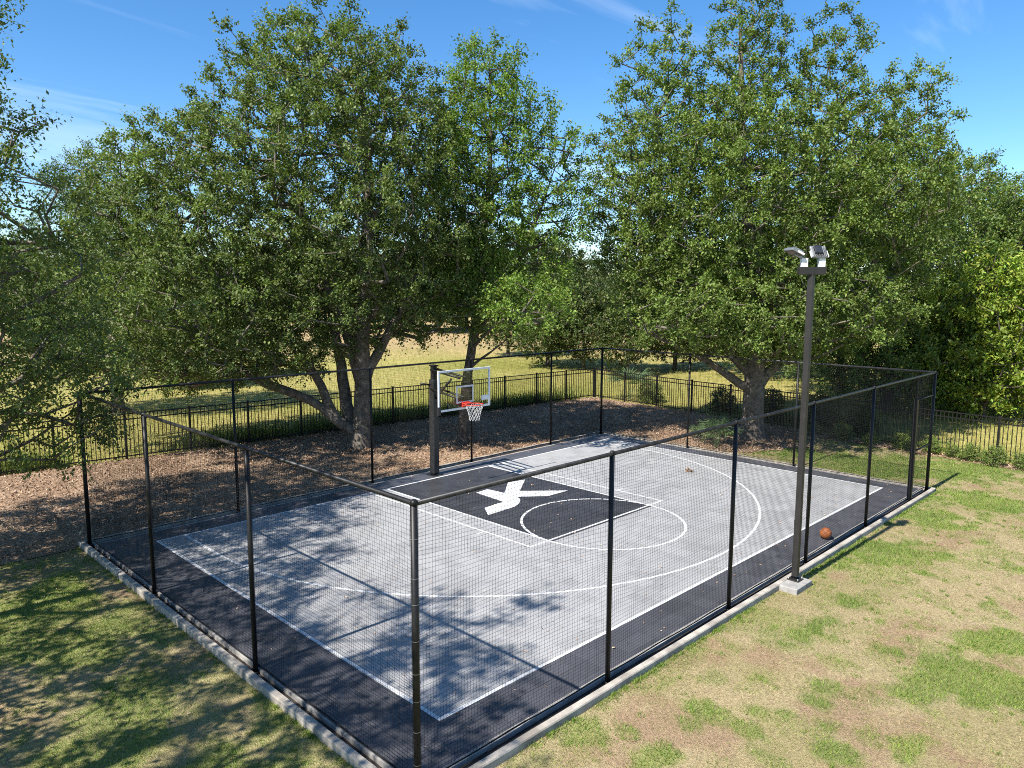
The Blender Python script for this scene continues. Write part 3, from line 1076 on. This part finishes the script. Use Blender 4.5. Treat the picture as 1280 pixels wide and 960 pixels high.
        V.append(vv); Fq.append((np.stack([k0 + j, k0 + j2, k0 + sides + j2, k0 + sides + j], -1).reshape(-1, 4)) + off)
        off += len(vv)
    wood = np_mesh('trunk', np.concatenate(V), np.concatenate(Fq), smooth_shade=True)
    # leaves on short twigs around every tip
    T = NA[tips]; D = T - NA[par[tips]]
    D /= np.linalg.norm(D, axis=1)[:, None] + 1e-9
    cen = np.average(np.array([c for c, r in blobs]), axis=0, weights=vol)
    out = T - cen; out /= np.linalg.norm(out, axis=1)[:, None] + 1e-9
    nt_ = 9
    lp_ = max(3, leaves_per // nt_)
    tw = g.normal(size=(len(T), nt_, 3)) * 0.75 + (D * 0.55 + out * 0.55)[:, None] + np.array([0, 0, 0.15])
    tw /= np.linalg.norm(tw, axis=2)[:, :, None]
    tl = twig_len * g.uniform(0.55, 1.25, (len(T), nt_, 1))
    tt = g.uniform(0.12, 1.05, (len(T), nt_, lp_, 1))
    pos = T[:, None, None] + tw[:, :, None] * tl[:, :, None] * tt + g.normal(0, 0.055, (len(T), nt_, lp_, 3))
    pos[..., 2] -= (tt[..., 0] ** 2) * 0.08
    shade = g.uniform(0.76, 1.24, (len(T), 1, 1)) * g.uniform(0.9, 1.1, (len(T), nt_, 1)) * np.ones((1, 1, lp_))
    pos = pos.reshape(-1, 3)
    n = len(pos)
    tint = tint_leaves(n, base, alt, g, 0.2, altp) * shade.reshape(-1, 1)
    v, f, c = leaf_cloud(pos, np.full(n, leaf), aspect, tint, g)
    crown = np_mesh('crown', v, f, c)
    return wood, crown


def local(pts):
    """(right, depth, up) in picture terms -> world axes"""
    P = np.array(pts, float)
    return P[:, :1] * R_H + P[:, 1:2] * F_H + P[:, 2:3] * np.array([0, 0, 1.0])


def lobes(bl):
    return [((R_H * c[0] + F_H * c[1] + np.array([0, 0, c[2]])), r) for c, r in bl]


def place_tree(name, label, wood, crown, loc, bark, group=None, rz=0.0, sc=1.0, cat='tree'):
    t_ = thing(name, label, cat, loc, group, rz)
    t_.scale = (sc, sc, sc)
    link('trunk', wood, bark, t_)
    link('crown', crown, M_leaf, t_)
    return t_


OAK = (0.118, 0.164, 0.046); OAK_ALT = (0.185, 0.215, 0.075)
OAK_B = (0.125, 0.18, 0.040); LIME = (0.14, 0.22, 0.040); LIME_ALT = (0.20, 0.25, 0.05)

# tree with several stems left of the hoop
w1, c1 = build_tree(101, [
    (local([(0, 0, -0.1), (0.05, 0, 1.2), (0.02, 0, 2.6), (0.15, -.2, 4.3), (0.4, -.3, 6.6), (0.4, -.2, 9.5), (0.1, 0, 12.3)]), 0.34),
    (local([(0.02, 0, 2.4), (-0.5, .2, 4), (-1.5, .5, 6), (-2.2, .6, 9)]), 0.24),
    (local([(0.02, 0, 2.2), (0.9, .1, 3.6), (1.7, .3, 5), (2.7, .5, 7.5)]), 0.20),
    (local([(0, 0, 0.3), (-0.9, -.1, 1.15), (-1.6, -.2, 1.75), (-2.9, -.3, 2.25), (-4.6, -.4, 3.1)]), 0.165),
    (local([(-1.0, -.1, 1.2), (-1.2, -.1, 2.0), (-1.9, .1, 3), (-3, .3, 4.2), (-4.6, .4, 5.6)]), 0.17),
    (local([(0, 0, 0.0), (-.5, .35, 1.0), (-.65, .45, 2.8), (-1.1, .8, 5), (-3.0, 1.3, 7.5)]), 0.25),
], lobes([((-0.7, 0, 8.6), (4.5, 4.4, 4.9)), ((-4.9, 0.2, 6.9), (3.9, 3.8, 4.0)), ((1.6, 0, 6.9), (2.4, 3, 3.4)),
          ((-2.2, -0.5, 5.0), (5.8, 3.5, 1.9)), ((-1.2, 0, 11.8), (2.2, 2.2, 1.9)), ((-6.2, -0.3, 3.6), (3.6, 3.2, 1.6)), ((-3.0, 1.5, 3.6), (2.2, 2.5, 1.2)), ((-3.4, -1.2, 3.3), (4.2, 2.4, 0.9))]),
    1800, 180, 0.098, OAK, OAK_ALT, 0.22, spacing=0.78, twig_len=0.5, stray=0.09, aspect=0.62, hollow=0.3)
place_tree('oak_tree', 'broad spreading multi-stemmed tree with low forked limbs rising from the mulch', w1, c1, (0.94, 5.25, GZ), M_bark)

# slender bright tree
w2, c2 = build_tree(202, [
    (local([(0, 0, -0.1), (0.05, 0, 1.5), (0.3, 0, 3.6), (0.75, .1, 6.5), (0.95, 0, 9.5), (0.9, 0, 12.6)]), 0.19),
    (local([(0.3, 0, 3.4), (1.2, .1, 5), (2.3, .2, 7), (3.0, .2, 9.2)]), 0.09),
    (local([(0.2, 0, 2.6), (1.0, -.2, 3.1), (2.0, -.3, 4.0)]), 0.06),
    (local([(0.25, 0, 3.0), (0.9, -.9, 3.9), (1.8, -1.9, 4.6)]), 0.06),
], lobes([((0.9, 0, 9.3), (1.9, 1.9, 3.6)), ((2.6, 0, 8.2), (1.4, 1.5, 2.9)), ((0.7, 0, 5.6), (1.7, 1.8, 1.8)), ((0.9, 0, 11.8), (1.2, 1.2, 1.5)),
          ((2.7, 0, 5.6), (1.1, 1.2, 1.0)), ((2.2, -2.2, 4.9), (1.4, 1.3, 0.8))]),
    430, 153, 0.10, LIME, LIME_ALT, 0.2, spacing=0.66, twig_len=0.55, stray=0.1, aspect=0.6)
place_tree('slender_tree', 'slender bright green tree with thin leaning trunk directly behind the hoop', w2, c2, (3.55, 3.15, GZ), M_bark_dk)

# big oak on the right
w3, c3 = build_tree(303, [
    (local([(0, 0, -0.15), (0.0, 0, 0.8), (-0.05, 0, 2.2), (0.0, .1, 4.2), (-0.4, .2, 7), (-0.8, .1, 10.5), (-0.9, 0, 14)]), 0.40),
    (local([(-0.05, 0, 2.2), (-1.1, -.1, 3.4), (-2.2, -.1, 4.6), (-3.3, 0, 7), (-3.8, .2, 11)]), 0.20),
    (local([(-.05, 0, 1.6), (-1.0, -.2, 2.4), (-2.5, -.5, 3.0), (-4.5, -.8, 3.9)]), 0.17),
    (local([(0, 0, 2.0), (0.9, -.2, 2.9), (2.2, -.3, 3.7), (3.6, -.2, 5.2), (4.6, 0, 8.5)]), 0.18),
    (local([(0, .1, 3.6), (0.9, .2, 5.5), (1.8, .2, 8.5), (2.3, .1, 12)]), 0.22),
    (local([(0, .1, 2.4), (0.3, 1.1, 3.8), (0.5, 2.4, 6.5), (0.4, 3.0, 9)]), 0.22),
], lobes([((-0.6, 0, 7.7), (4.8, 4.5, 4.5)), ((-3.4, 0, 8.4), (2.2, 2.8, 3.9)), ((3.1, 0, 8.0), (2.7, 3, 3.9)), ((-0.8, 0, 12.6), (1.35, 1.5, 3.0)),
          ((-3.7, 0, 11.9), (1.2, 1.4, 2.6)), ((2.1, 0, 12.0), (1.2, 1.4, 2.6)), ((4.9, 0, 10.7), (1.2, 1.3, 2.3)), ((0.1, 0, 4.9), (5.5, 4.5, 1.9))]),
    1850, 180, 0.098, OAK_B, (0.20, 0.245, 0.065), 0.22, spacing=0.78, twig_len=0.5, stray=0.09, aspect=0.62, hollow=0.3)
place_tree('oak_tree', 'large single-trunked oak beside the palmettos with several tall crown lobes', w3, c3, (11.75, -3.3, GZ), M_bark)

# trees close to the left edge of the lawn: they shade the lawn and the court
limbs4 = [
    ([(0, 0, -0.1), (0.1, 0, 2), (0, .1, 4.2), (0.2, 0, 7), (0.1, 0, 10.5)], 0.26),
    ([(0.05, 0, 2.4), (1.2, -.4, 4), (2.2, -.6, 6)], 0.12), ([(0.05, 0, 2.8), (-1.2, .5, 4.5), (-2, .8, 7)], 0.12),
]
lobes4 = [((0, 0, 6.2), (3.6, 3.6, 3.8)), ((0.2, 0, 9.6), (2.4, 2.4, 2.4)), ((0.6, -0.4, 3.9), (3.6, 3.2, 1.6))]
w4, c4 = build_tree(404, limbs4, lobes4 + [((1.6, -1.0, 2.9), (2.2, 2.0, 1.2))],
    680, 165, 0.088, OAK, OAK_ALT, 0.15, spacing=0.62, twig_len=0.55)
w4b, c4b = build_tree(414, limbs4, lobes4, 240, 100, 0.125, OAK, OAK_ALT, 0.15, stray=0.12)
place_tree('oak_tree', 'round dark tree with leafy boughs hanging over a corner post of the netting', w4, c4, (-11.5, 2.3, GZ), M_bark)
place_tree('oak_tree', 'tallest of the lawn trees whose shade falls across the grey court tiles', w4b, c4b, (-17.0, -7.1, GZ), M_bark, None, 1.9, 1.10)
place_tree('oak_tree', 'smaller lawn tree standing between two other shade trees beside the netting', w4b, c4b, (-15.6, -1.6, GZ), M_bark, None, 3.6, 1.0)

q_ = sw(150, 31.5)
place_tree('oak_tree', 'mid-sized tree in the meadow behind the back fence, screened by the broad tree', w4, c4, (q_[0], q_[1], GZ - 0.05), M_bark, None, 2.6, 0.92)
# wood beyond the side fence
w5, c5 = build_tree(505, [
    ([(0, 0, -0.1), (0.1, 0, 2), (0, .1, 5), (0.2, 0, 8), (0.1, 0, 11)], 0.24),
    ([(0, 0, 2), (1.4, .2, 4), (2.6, .3, 6.5)], 0.12), ([(0, 0, 2.6), (-1.3, -.5, 4.5), (-2.3, -.8, 7)], 0.12),
], [((0, 0, 6.0), (4.0, 4.0, 4.6)), ((0.3, 0.3, 9.6), (2.4, 2.4, 2.6)), ((-0.5, 0, 2.8), (4.0, 4.0, 2.2)), ((-1.8, 0.5, 9.0), (1.5, 1.5, 2.2))],
    480, 120, 0.15, (0.105, 0.16, 0.040), (0.20, 0.235, 0.055), 0.2)
w6, c6 = build_tree(606, [([(0, 0, -0.1), (0.1, 0, 1.5), (0, .1, 3.5), (0.1, 0, 5.6)], 0.10), ([(0, 0, .8), (1.0, .2, 2), (1.6, .3, 3.6)], 0.06),
                          ([(0, 0, .6), (-1.0, -.2, 2), (-1.6, -.4, 3.2)], 0.06)],
                    [((0, 0, 3.6), (2.3, 2.3, 2.6)), ((0.2, 0, 1.8), (2.4, 2.4, 1.4)), ((0.7, 0.3, 5.2), (1.1, 1.1, 1.2))],
                    230, 115, 0.15, (0.175, 0.255, 0.036), (0.29, 0.32, 0.05), 0.3, hollow=0.3)
wood_trees = [(1120, 33, 1.02, 0.4, 5), (1200, 38, 0.98, 2.2, 5), (1275, 39, 0.92, 4.1, 5), (1060, 38, 0.95, 1.3, 5), (1330, 38, 0.95, 5.0, 5),
              (1190, 44, 1.05, 3.0, 5), (960, 46, 0.85, 0.2, 5)]
wl = ['dark leafy tree rising behind the gate corner of the court', 'tall tree in the second row of the wood behind the yellow-green bushes',
      'rounded tree above the yellow-green bushes at the wood edge', 'leafy tree tucked behind the big single-trunked oak',
      'tree at the outer end of the wood past the last shrub', 'deep-set tree at the back of the wood', 'low tree in the gap behind the trunk of the big oak']
for (sx, dep, sc, rz, kk), lb in zip(wood_trees, wl):
    q = sw(sx, dep)
    place_tree('woodland_tree', lb, w5, c5, (q[0], q[1], GZ), M_bark_dk, 'trees of the wood beyond the side fence', rz, sc)
for (sx, dep, sc, rz), lb in zip([(1245, 30.5, 1.1, 0.5), (1300, 31.5, 1.05, 2.5), (1200, 32, 0.9, 4.0)],
                                 ['tall yellow-green bush at the edge of the wood behind the picket fence', 'outermost yellow-green bush at the edge of the wood',
                                  'smaller yellow-green bush between the wood and the court gate']):
    q = sw(sx, dep)
    place_tree('tall_bush', lb, w6, c6, (q[0], q[1], GZ), M_bark_dk, 'yellow-green bushes at the wood edge', rz, sc, 'bush')

# low dense shrubs
w7, c7 = build_tree(707, [([(0, 0, -0.05), (0.02, 0, .3), (0, .02, .7)], 0.025), ([(0, 0, .05), (.25, .1, .5)], 0.015), ([(0, 0, .05), (-.2, -.15, .5)], 0.015)],
                    [((0, 0, .5), (.42, .42, .42)), ((.1, 0, .25), (.45, .45, .25))], 60, 45, 0.075, (0.12, 0.175, 0.035), (0.2, 0.24, 0.06), 0.2,
                    spacing=0.16, twig_len=0.2, hollow=0.2)
w8, c8 = build_tree(808, [([(0, 0, -0.05), (0.02, 0, .6), (0, .02, 1.5)], 0.04), ([(0, 0, .1), (.6, .1, 1.1)], 0.025), ([(0, 0, .1), (-.6, -.15, 1.1)], 0.025)],
                    [((0, 0, .8), (1.0, .8, .85)), ((.2, 0, .35), (1.1, .9, .4))], 90, 70, 0.12, (0.12, 0.165, 0.04), (0.2, 0.22, 0.06), 0.3,
                    spacing=0.3, twig_len=0.35, hollow=0.2)
for k, y in enumerate((-4.6, -5.75, -6.75, -7.75, -8.6, -9.25, -9.85, -10.5, -11.2)):
    place_tree('hedge_shrub', 'small bright green shrub planted at the foot of the side picket fence', w7, c7, (fence_x(y) - 0.42 + 0.08 * math.sin(k * 5.1), y, GZ + 0.01),
               M_bark_dk, 'shrubs planted along the side fence', k * 1.37, (0.55, 0.68, 0.5, 0.66, 0.6, 0.5, 0.62, 0.68, 0.62)[k], 'shrub')
for k, (x, y, sc, lb) in enumerate([(16.6, 4.4, .6, 'low bush behind the side fence next to the dark palmetto'), (16.8, 0.6, .6, 'bush behind the side fence between palmetto and big oak trunk'),
                                    (16.6, -1.6, .7, 'bush behind the side fence directly beyond the big oak trunk'), (16.3, -3.8, .8, 'bush behind the side fence between oak trunk and first shrub'),
                                    (16.1, -5.6, .65, 'bush behind the side fence above the first small shrubs')]):
    place_tree('undergrowth_bush', lb, w8, c8, (x, y, GZ - 0.04), M_bark_dk, 'bushes in the undergrowth behind the side fence', k * 1.7, sc, 'bush')

# far trees across the meadow
w9, c9 = build_tree(909, [([(0, 0, -0.1), (0.1, 0, 3), (0, .1, 7), (0.2, 0, 10)], 0.25)],
                    [((0, 0, 6.0), (4.2, 4.2, 4.8)), ((1.2, 0.3, 8.6), (2.4, 2.4, 2.4)), ((-2.2, 0, 4.6), (3.2, 3.2, 3.4))],
                    260, 60, 0.36, (0.065, 0.095, 0.028), (0.13, 0.145, 0.045), 0.2, spacing=1.1, twig_len=1.0)
far = []
gq = random.Random(5)
sx = -60
while sx < 1000:
    dep = gq.uniform(92, 125)
    far.append((sx, dep, gq.uniform(0.85, 1.2)))
    sx += gq.uniform(30, 48)
for k, (sx, dep, sc) in enumerate(far):
    q = sw(sx, dep)
    place_tree('far_tree', 'distant tree in the line of trees across the meadow', w9, c9, (q[0], q[1], GZ - 0.1), M_bark_dk, 'far tree line across the meadow', k * 1.1, sc)
mid = [(690, 52, .62), (640, 60, .60), (735, 50, .55), (790, 48, .58), (850, 50, .62), (60, 55, .50), (150, 62, .52), (235, 40, .42), (320, 46, .42)]
for k, (sx, dep, sc) in enumerate(mid):
    q = sw(sx, dep)
    place_tree('meadow_tree', 'bushy tree standing part way across the meadow', w9, c9, (q[0], q[1], GZ - 0.1), M_bark_dk, 'bushy trees in the meadow', k * 2.1 + .4, sc)


# palmettos
def palmetto(loc, label, n, size, seed, z0=0.1):
    g = random.Random(seed)
    root = thing('palmetto', label, 'palmetto', loc)
    for k in range(n):
        az = k * 2.4 + g.uniform(-.2, .2); el = g.uniform(0.35, 1.25)
        stem = size * g.uniform(0.5, 0.8)
        d = Vector((math.cos(az) * math.cos(el), math.sin(az) * math.cos(el), math.sin(el)))
        tip = d * stem + Vector((0, 0, z0))
        side = d.cross(Vector((0, 0, 1))).normalized(); nrm = side.cross(d).normalized()
        V = []; Fq = []
        nb = 15
        for q in range(nb):
            a = (q / (nb - 1) - 0.5) * 3.3
            bd = (d * math.cos(a) + side * math.sin(a)).normalized()
            ln = size * 0.75 * (1 - 0.25 * abs(a) / 1.7) * g.uniform(0.85, 1.1)
            pw = bd.cross(nrm).normalized() * size * 0.022
            p0 = tip; p1 = tip + bd * ln * 0.55 + nrm * 0.04; p2 = tip + bd * ln - nrm * 0.05 - Vector((0, 0, 0.06))
            o = len(V)
            V += [p0 - pw * 0.3, p0 + pw * 0.3, p1 + pw, p1 - pw, p2 + pw * 0.15, p2 - pw * 0.15]
            Fq += [(o, o + 1, o + 2, o + 3), (o + 3, o + 2, o + 4, o + 5)]
        o = len(V)
        pb = Vector((0, 0, 0)); s2 = side * 0.008
        V += [pb - s2, pb + s2, tip + s2, tip - s2]; Fq += [(o, o + 1, o + 2, o + 3)]
        t_ = g.uniform(0.85, 1.2)
        cols = np.tile(np.array([0.12, 0.185, 0.085]) * t_, (len(V), 1))
        link('frond', np_mesh('frond', np.array([v[:] for v in V]), np.array(Fq), cols), M_leaf, root)
    return root


palmetto((9.35, -3.25, GZ), 'taller pale fan-leaved palmetto just outside the netting', 16, 0.75, 3, 0.25)
palmetto((9.75, -2.5, GZ), 'smaller fan-leaved palmetto between the taller one and the big oak', 10, 0.55, 4, 0.12)
palmetto((16.7, 5.6, GZ), 'dark fan-leaved palmetto behind the corner of the picket fences', 14, 1.1, 9, 0.5)

# ------------------------------------------------------------------ lawn blades, leaf litter, tall meadow grass
def in_view(x, y, margin=0.05):
    dx = x - CAM.x; dy = y - CAM.y; dz = GZ - CAM.z
    z = dx * AX_F.x + dy * AX_F.y + dz * AX_F.z
    u = (dx * AX_R.x + dy * AX_R.y + dz * AX_R.z) / z
    v = (dx * AX_U.x + dy * AX_U.y + dz * AX_U.z) / z
    return (z > 1) & (np.abs(u) < 0.688 + margin) & (np.abs(v) < 0.516 + margin), z


def blades(n, x0, x1, y0, y1, hfun, g, keep):
    x = g.uniform(x0, x1, n); y = g.uniform(y0, y1, n)
    k = keep(x, y); x = x[k]; y = y[k]
    iv, z = in_view(x, y, 0.12)
    x = x[iv]; y = y[iv]; z = z[iv]
    pk = g.random(len(x)) < np.clip((13.0 / z) ** 1.6, 0.10, 1)
    return x[pk], y[pk], z[pk]


def blade_mesh(name, x, y, zb, hgt, wid, lean, cols, g):
    n = len(x)
    az = g.uniform(0, 2 * math.pi, n); la = g.uniform(0, 2 * math.pi, n)
    bx = np.cos(az) * wid * 0.5; by = np.sin(az) * wid * 0.5
    V = np.stack([np.stack([x - bx, y - by, zb], 1), np.stack([x + bx, y + by, zb], 1),
                  np.stack([x + np.cos(la) * lean * hgt, y + np.sin(la) * lean * hgt, zb + hgt], 1)], 1).reshape(-1, 3)
    return np_mesh(name, V, np.arange(n * 3).reshape(n, 3), np.repeat(cols, 3, axis=0))


g = np.random.default_rng(77)


def lawn_only(x, y):
    inside = (x > SX0 - 0.01) & (x < SX1 + 0.01) & (y > SY0 - 0.01) & (y < SY1 + 0.01)
    foot = (np.abs(x + 0.32) < 0.34) & (np.abs(y + 10.26) < 0.23)
    return (~inside) & (~foot) & (x < fence_x(y) - 0.02) & (y < fence_y(x)) & ~mulch_in(x, y)


x, y, z = blades(1500000, -15, 15.5, -19, 1.4, None, g, lawn_only)
gr = lawn_green(x, y)
keep = g.random(len(x)) < 0.55 + 0.45 * gr
x, y, z, gr = x[keep], y[keep], z[keep], gr[keep]
# weed tufts in the open lawn and grass creeping over the kerb foot
nt_ = 2600
tx = g.uniform(-13, 14, nt_); ty = g.uniform(-16, 1, nt_)
kx = g.uniform(SX0, SX1, 420); tx = np.concatenate([tx, kx, np.full(300, SX0 - 0.03)]); ty = np.concatenate([ty, np.full(420, SY0 - 0.03), g.uniform(SY0, 0.8, 300)])
k = lawn_only(tx, ty) & in_view(tx, ty, 0.1)[0]; tx, ty = tx[k], ty[k]
k = g.random(len(tx)) < 0.15 + 0.85 * smooth(0.42, 0.62, fbm(tx, ty, 0.6, 131, 3)); tx, ty = tx[k], ty[k]
per = 34
tr_ = g.uniform(0.025, 0.10, len(tx)) * g.choice([0.7, 1.0, 1.6], len(tx))
ux = np.repeat(tx, per) + np.repeat(tr_, per) * g.normal(0, 0.6, len(tx) * per); uy = np.repeat(ty, per) + np.repeat(tr_, per) * g.normal(0, 0.6, len(tx) * per)
k = lawn_only(ux, uy); ux, uy = ux[k], uy[k]
x = np.concatenate([x, ux]); y = np.concatenate([y, uy]); gr = np.concatenate([gr, np.full(len(ux), 0.92)])
z = in_view(x, y)[1]
isg = g.random(len(x)) < (0.30 + 0.69 * gr)
n = len(x)
cols = np.where(isg[:, None], lerp(lerp(np.array([0.16, 0.175, 0.05]), np.array([0.085, 0.165, 0.024]), gr[:, None]), np.array([0.28, 0.34, 0.065]), g.random((n, 1)) * (0.4 + 0.6 * fbm(x, y, 1.1, 23, 3)[:, None])),
                lerp(np.array([0.45, 0.37, 0.225]), np.array([0.21, 0.16, 0.09]), g.random((n, 1))))
cols = cols * g.uniform(0.65, 1.35, (n, 1))
far_w = np.clip(z / 12.0, 0.9, 2.2)
hg = np.where(isg, g.uniform(0.02, 0.05, n) * (0.7 + 0.7 * gr), g.uniform(0.010, 0.032, n))
ob = link('grass', blade_mesh('grass', x, y, lawn_z(x, y) - 0.003, hg, 0.0085 * far_w, np.where(isg, 0.7, 1.8), cols, g), M_blade)
tag(ob, 'patchy short lawn grass, part green and part straw coloured', 'grass'); ob['kind'] = 'stuff'

# leaf litter on the mulch
x = g.uniform(-18, 15.5, 260000); y = g.uniform(-12, 9, 260000)
k = mulch_keep(x, y); x = x[k]; y = y[k]
iv, z = in_view(x, y); x = x[iv]; y = y[iv]
n = len(x)
pal = np.array([[0.38, 0.265, 0.175], [0.30, 0.195, 0.125], [0.45, 0.335, 0.235], [0.22, 0.14, 0.09], [0.36, 0.225, 0.14]])
cols = pal[g.integers(0, len(pal), n)] * g.uniform(0.75, 1.25, (n, 1))
v, f, c = leaf_cloud(np.stack([x, y, lawn_z(x, y) + g.uniform(0.018, 0.045, n)], 1), g.uniform(0.035, 0.095, n), 0.5, cols, g, 0, 3.0)
v[:, 2] = np.maximum(v[:, 2], lawn_z(v[:, 0], v[:, 1]) + 0.014)
ob = link('leaf_litter', np_mesh('leaf_litter', v, f, c), M_dryleaf)
tag(ob, 'brown fallen leaves covering the bed under the trees', 'leaves'); ob['kind'] = 'stuff'

# a few fallen leaves on lawn and court
n = 900
x = np.concatenate([g.uniform(-8.2, 8.2, n), g.uniform(-13, -8.9, 160)]); y = np.concatenate([g.uniform(-9.7, 0.6, n), g.uniform(-12, 0, 160)])
n = len(x)
zz_ = np.where(np.abs(x) < 8.3, 0.006, GZ + 0.02)
cols = pal[g.integers(0, len(pal), n)] * g.uniform(0.9, 1.6, (n, 1))
v, f, c = leaf_cloud(np.stack([x, y, zz_], 1), g.uniform(0.022, 0.06, n), 0.55, cols, g, 0, 4.0)
base_z = np.repeat(zz_, 4); v[:, 2] = base_z + np.clip(v[:, 2] - base_z, 0.0, 0.02)
ob = link('fallen_leaves', np_mesh('fallen_leaves', v, f, c), M_dryleaf)
tag(ob, 'small scattered dry leaves on the court tiles and nearby lawn', 'leaves'); ob['kind'] = 'stuff'

# clump of dead leaves on the grey tiles
n = 26
pos = np.stack([g.normal(0, 0.07, n), g.normal(0, 0.07, n), np.abs(g.normal(0.012, 0.012, n)) + 0.004], 1)
cols = np.array([0.21, 0.115, 0.06]) * g.uniform(0.6, 1.4, (n, 1))
v, f, c = leaf_cloud(pos, np.full(n, 0.11), 0.5, cols, g, 0, 2.0)
v[:, 2] = np.maximum(v[:, 2], 0.003)
ob = link('dead_leaf_clump', np_mesh('dead_leaf_clump', v, f, c), M_dryleaf)
ob.location = (5.53, -4.56, 0.0)
tag(ob, 'brown clump of dead leaves lying on the grey tiles', 'leaf clump')

# tall meadow grass behind the fences
n = 170000
x = g.uniform(-16, 45, n); y = g.uniform(-16, 45, n)
k = (y > fence_y(x) + 0.1) | (x > fence_x(y) + 0.1)
x = x[k]; y = y[k]
iv, z = in_view(x, y); x, y, z = x[iv], y[iv], z[iv]
k = g.random(len(x)) < np.clip((26 / z) ** 2, 0.05, 1)
x, y, z = x[k], y[k], z[k]
n = len(x)
q = fbm(x, y, 0.25, 33, 3)
nw = 16000                                   # rank weeds right behind the back fence
xw = g.uniform(-13, 15.5, nw); yw = fence_y(xw) + 0.12 + np.abs(g.normal(0, 0.55, nw))
kw = g.random(nw) < smooth(0.35, 0.6, fbm(xw, yw * 0.2, 0.5, 57, 3)); xw, yw = xw[kw], yw[kw]; nw = len(xw)
cols = lerp(np.array([0.15, 0.18, 0.035]), np.array([0.29, 0.265, 0.09]), smooth(0.35, 0.68, q + g.normal(0, 0.12, n))[:, None]) * g.uniform(0.75, 1.25, (n, 1))
cols = np.concatenate([cols * 1.25, lerp(np.array([0.11, 0.16, 0.035]), np.array([0.24, 0.26, 0.07]), g.random((nw, 1)))])
hh = np.concatenate([g.uniform(0.14, 0.42, n) * (0.6 + 0.8 * q), g.uniform(0.2, 0.75, nw)])
x = np.concatenate([x, xw]); y = np.concatenate([y, yw]); n = len(x)
ob = link('meadow_grass', blade_mesh('meadow_grass', x, y, np.full(n, GZ - 0.07), hh, np.where(np.arange(n) < n - nw, 0.022, 0.045), 0.5, cols, g), M_blade)
tag(ob, 'tall yellow-green meadow grass behind the picket fences', 'grass'); ob['kind'] = 'stuff'
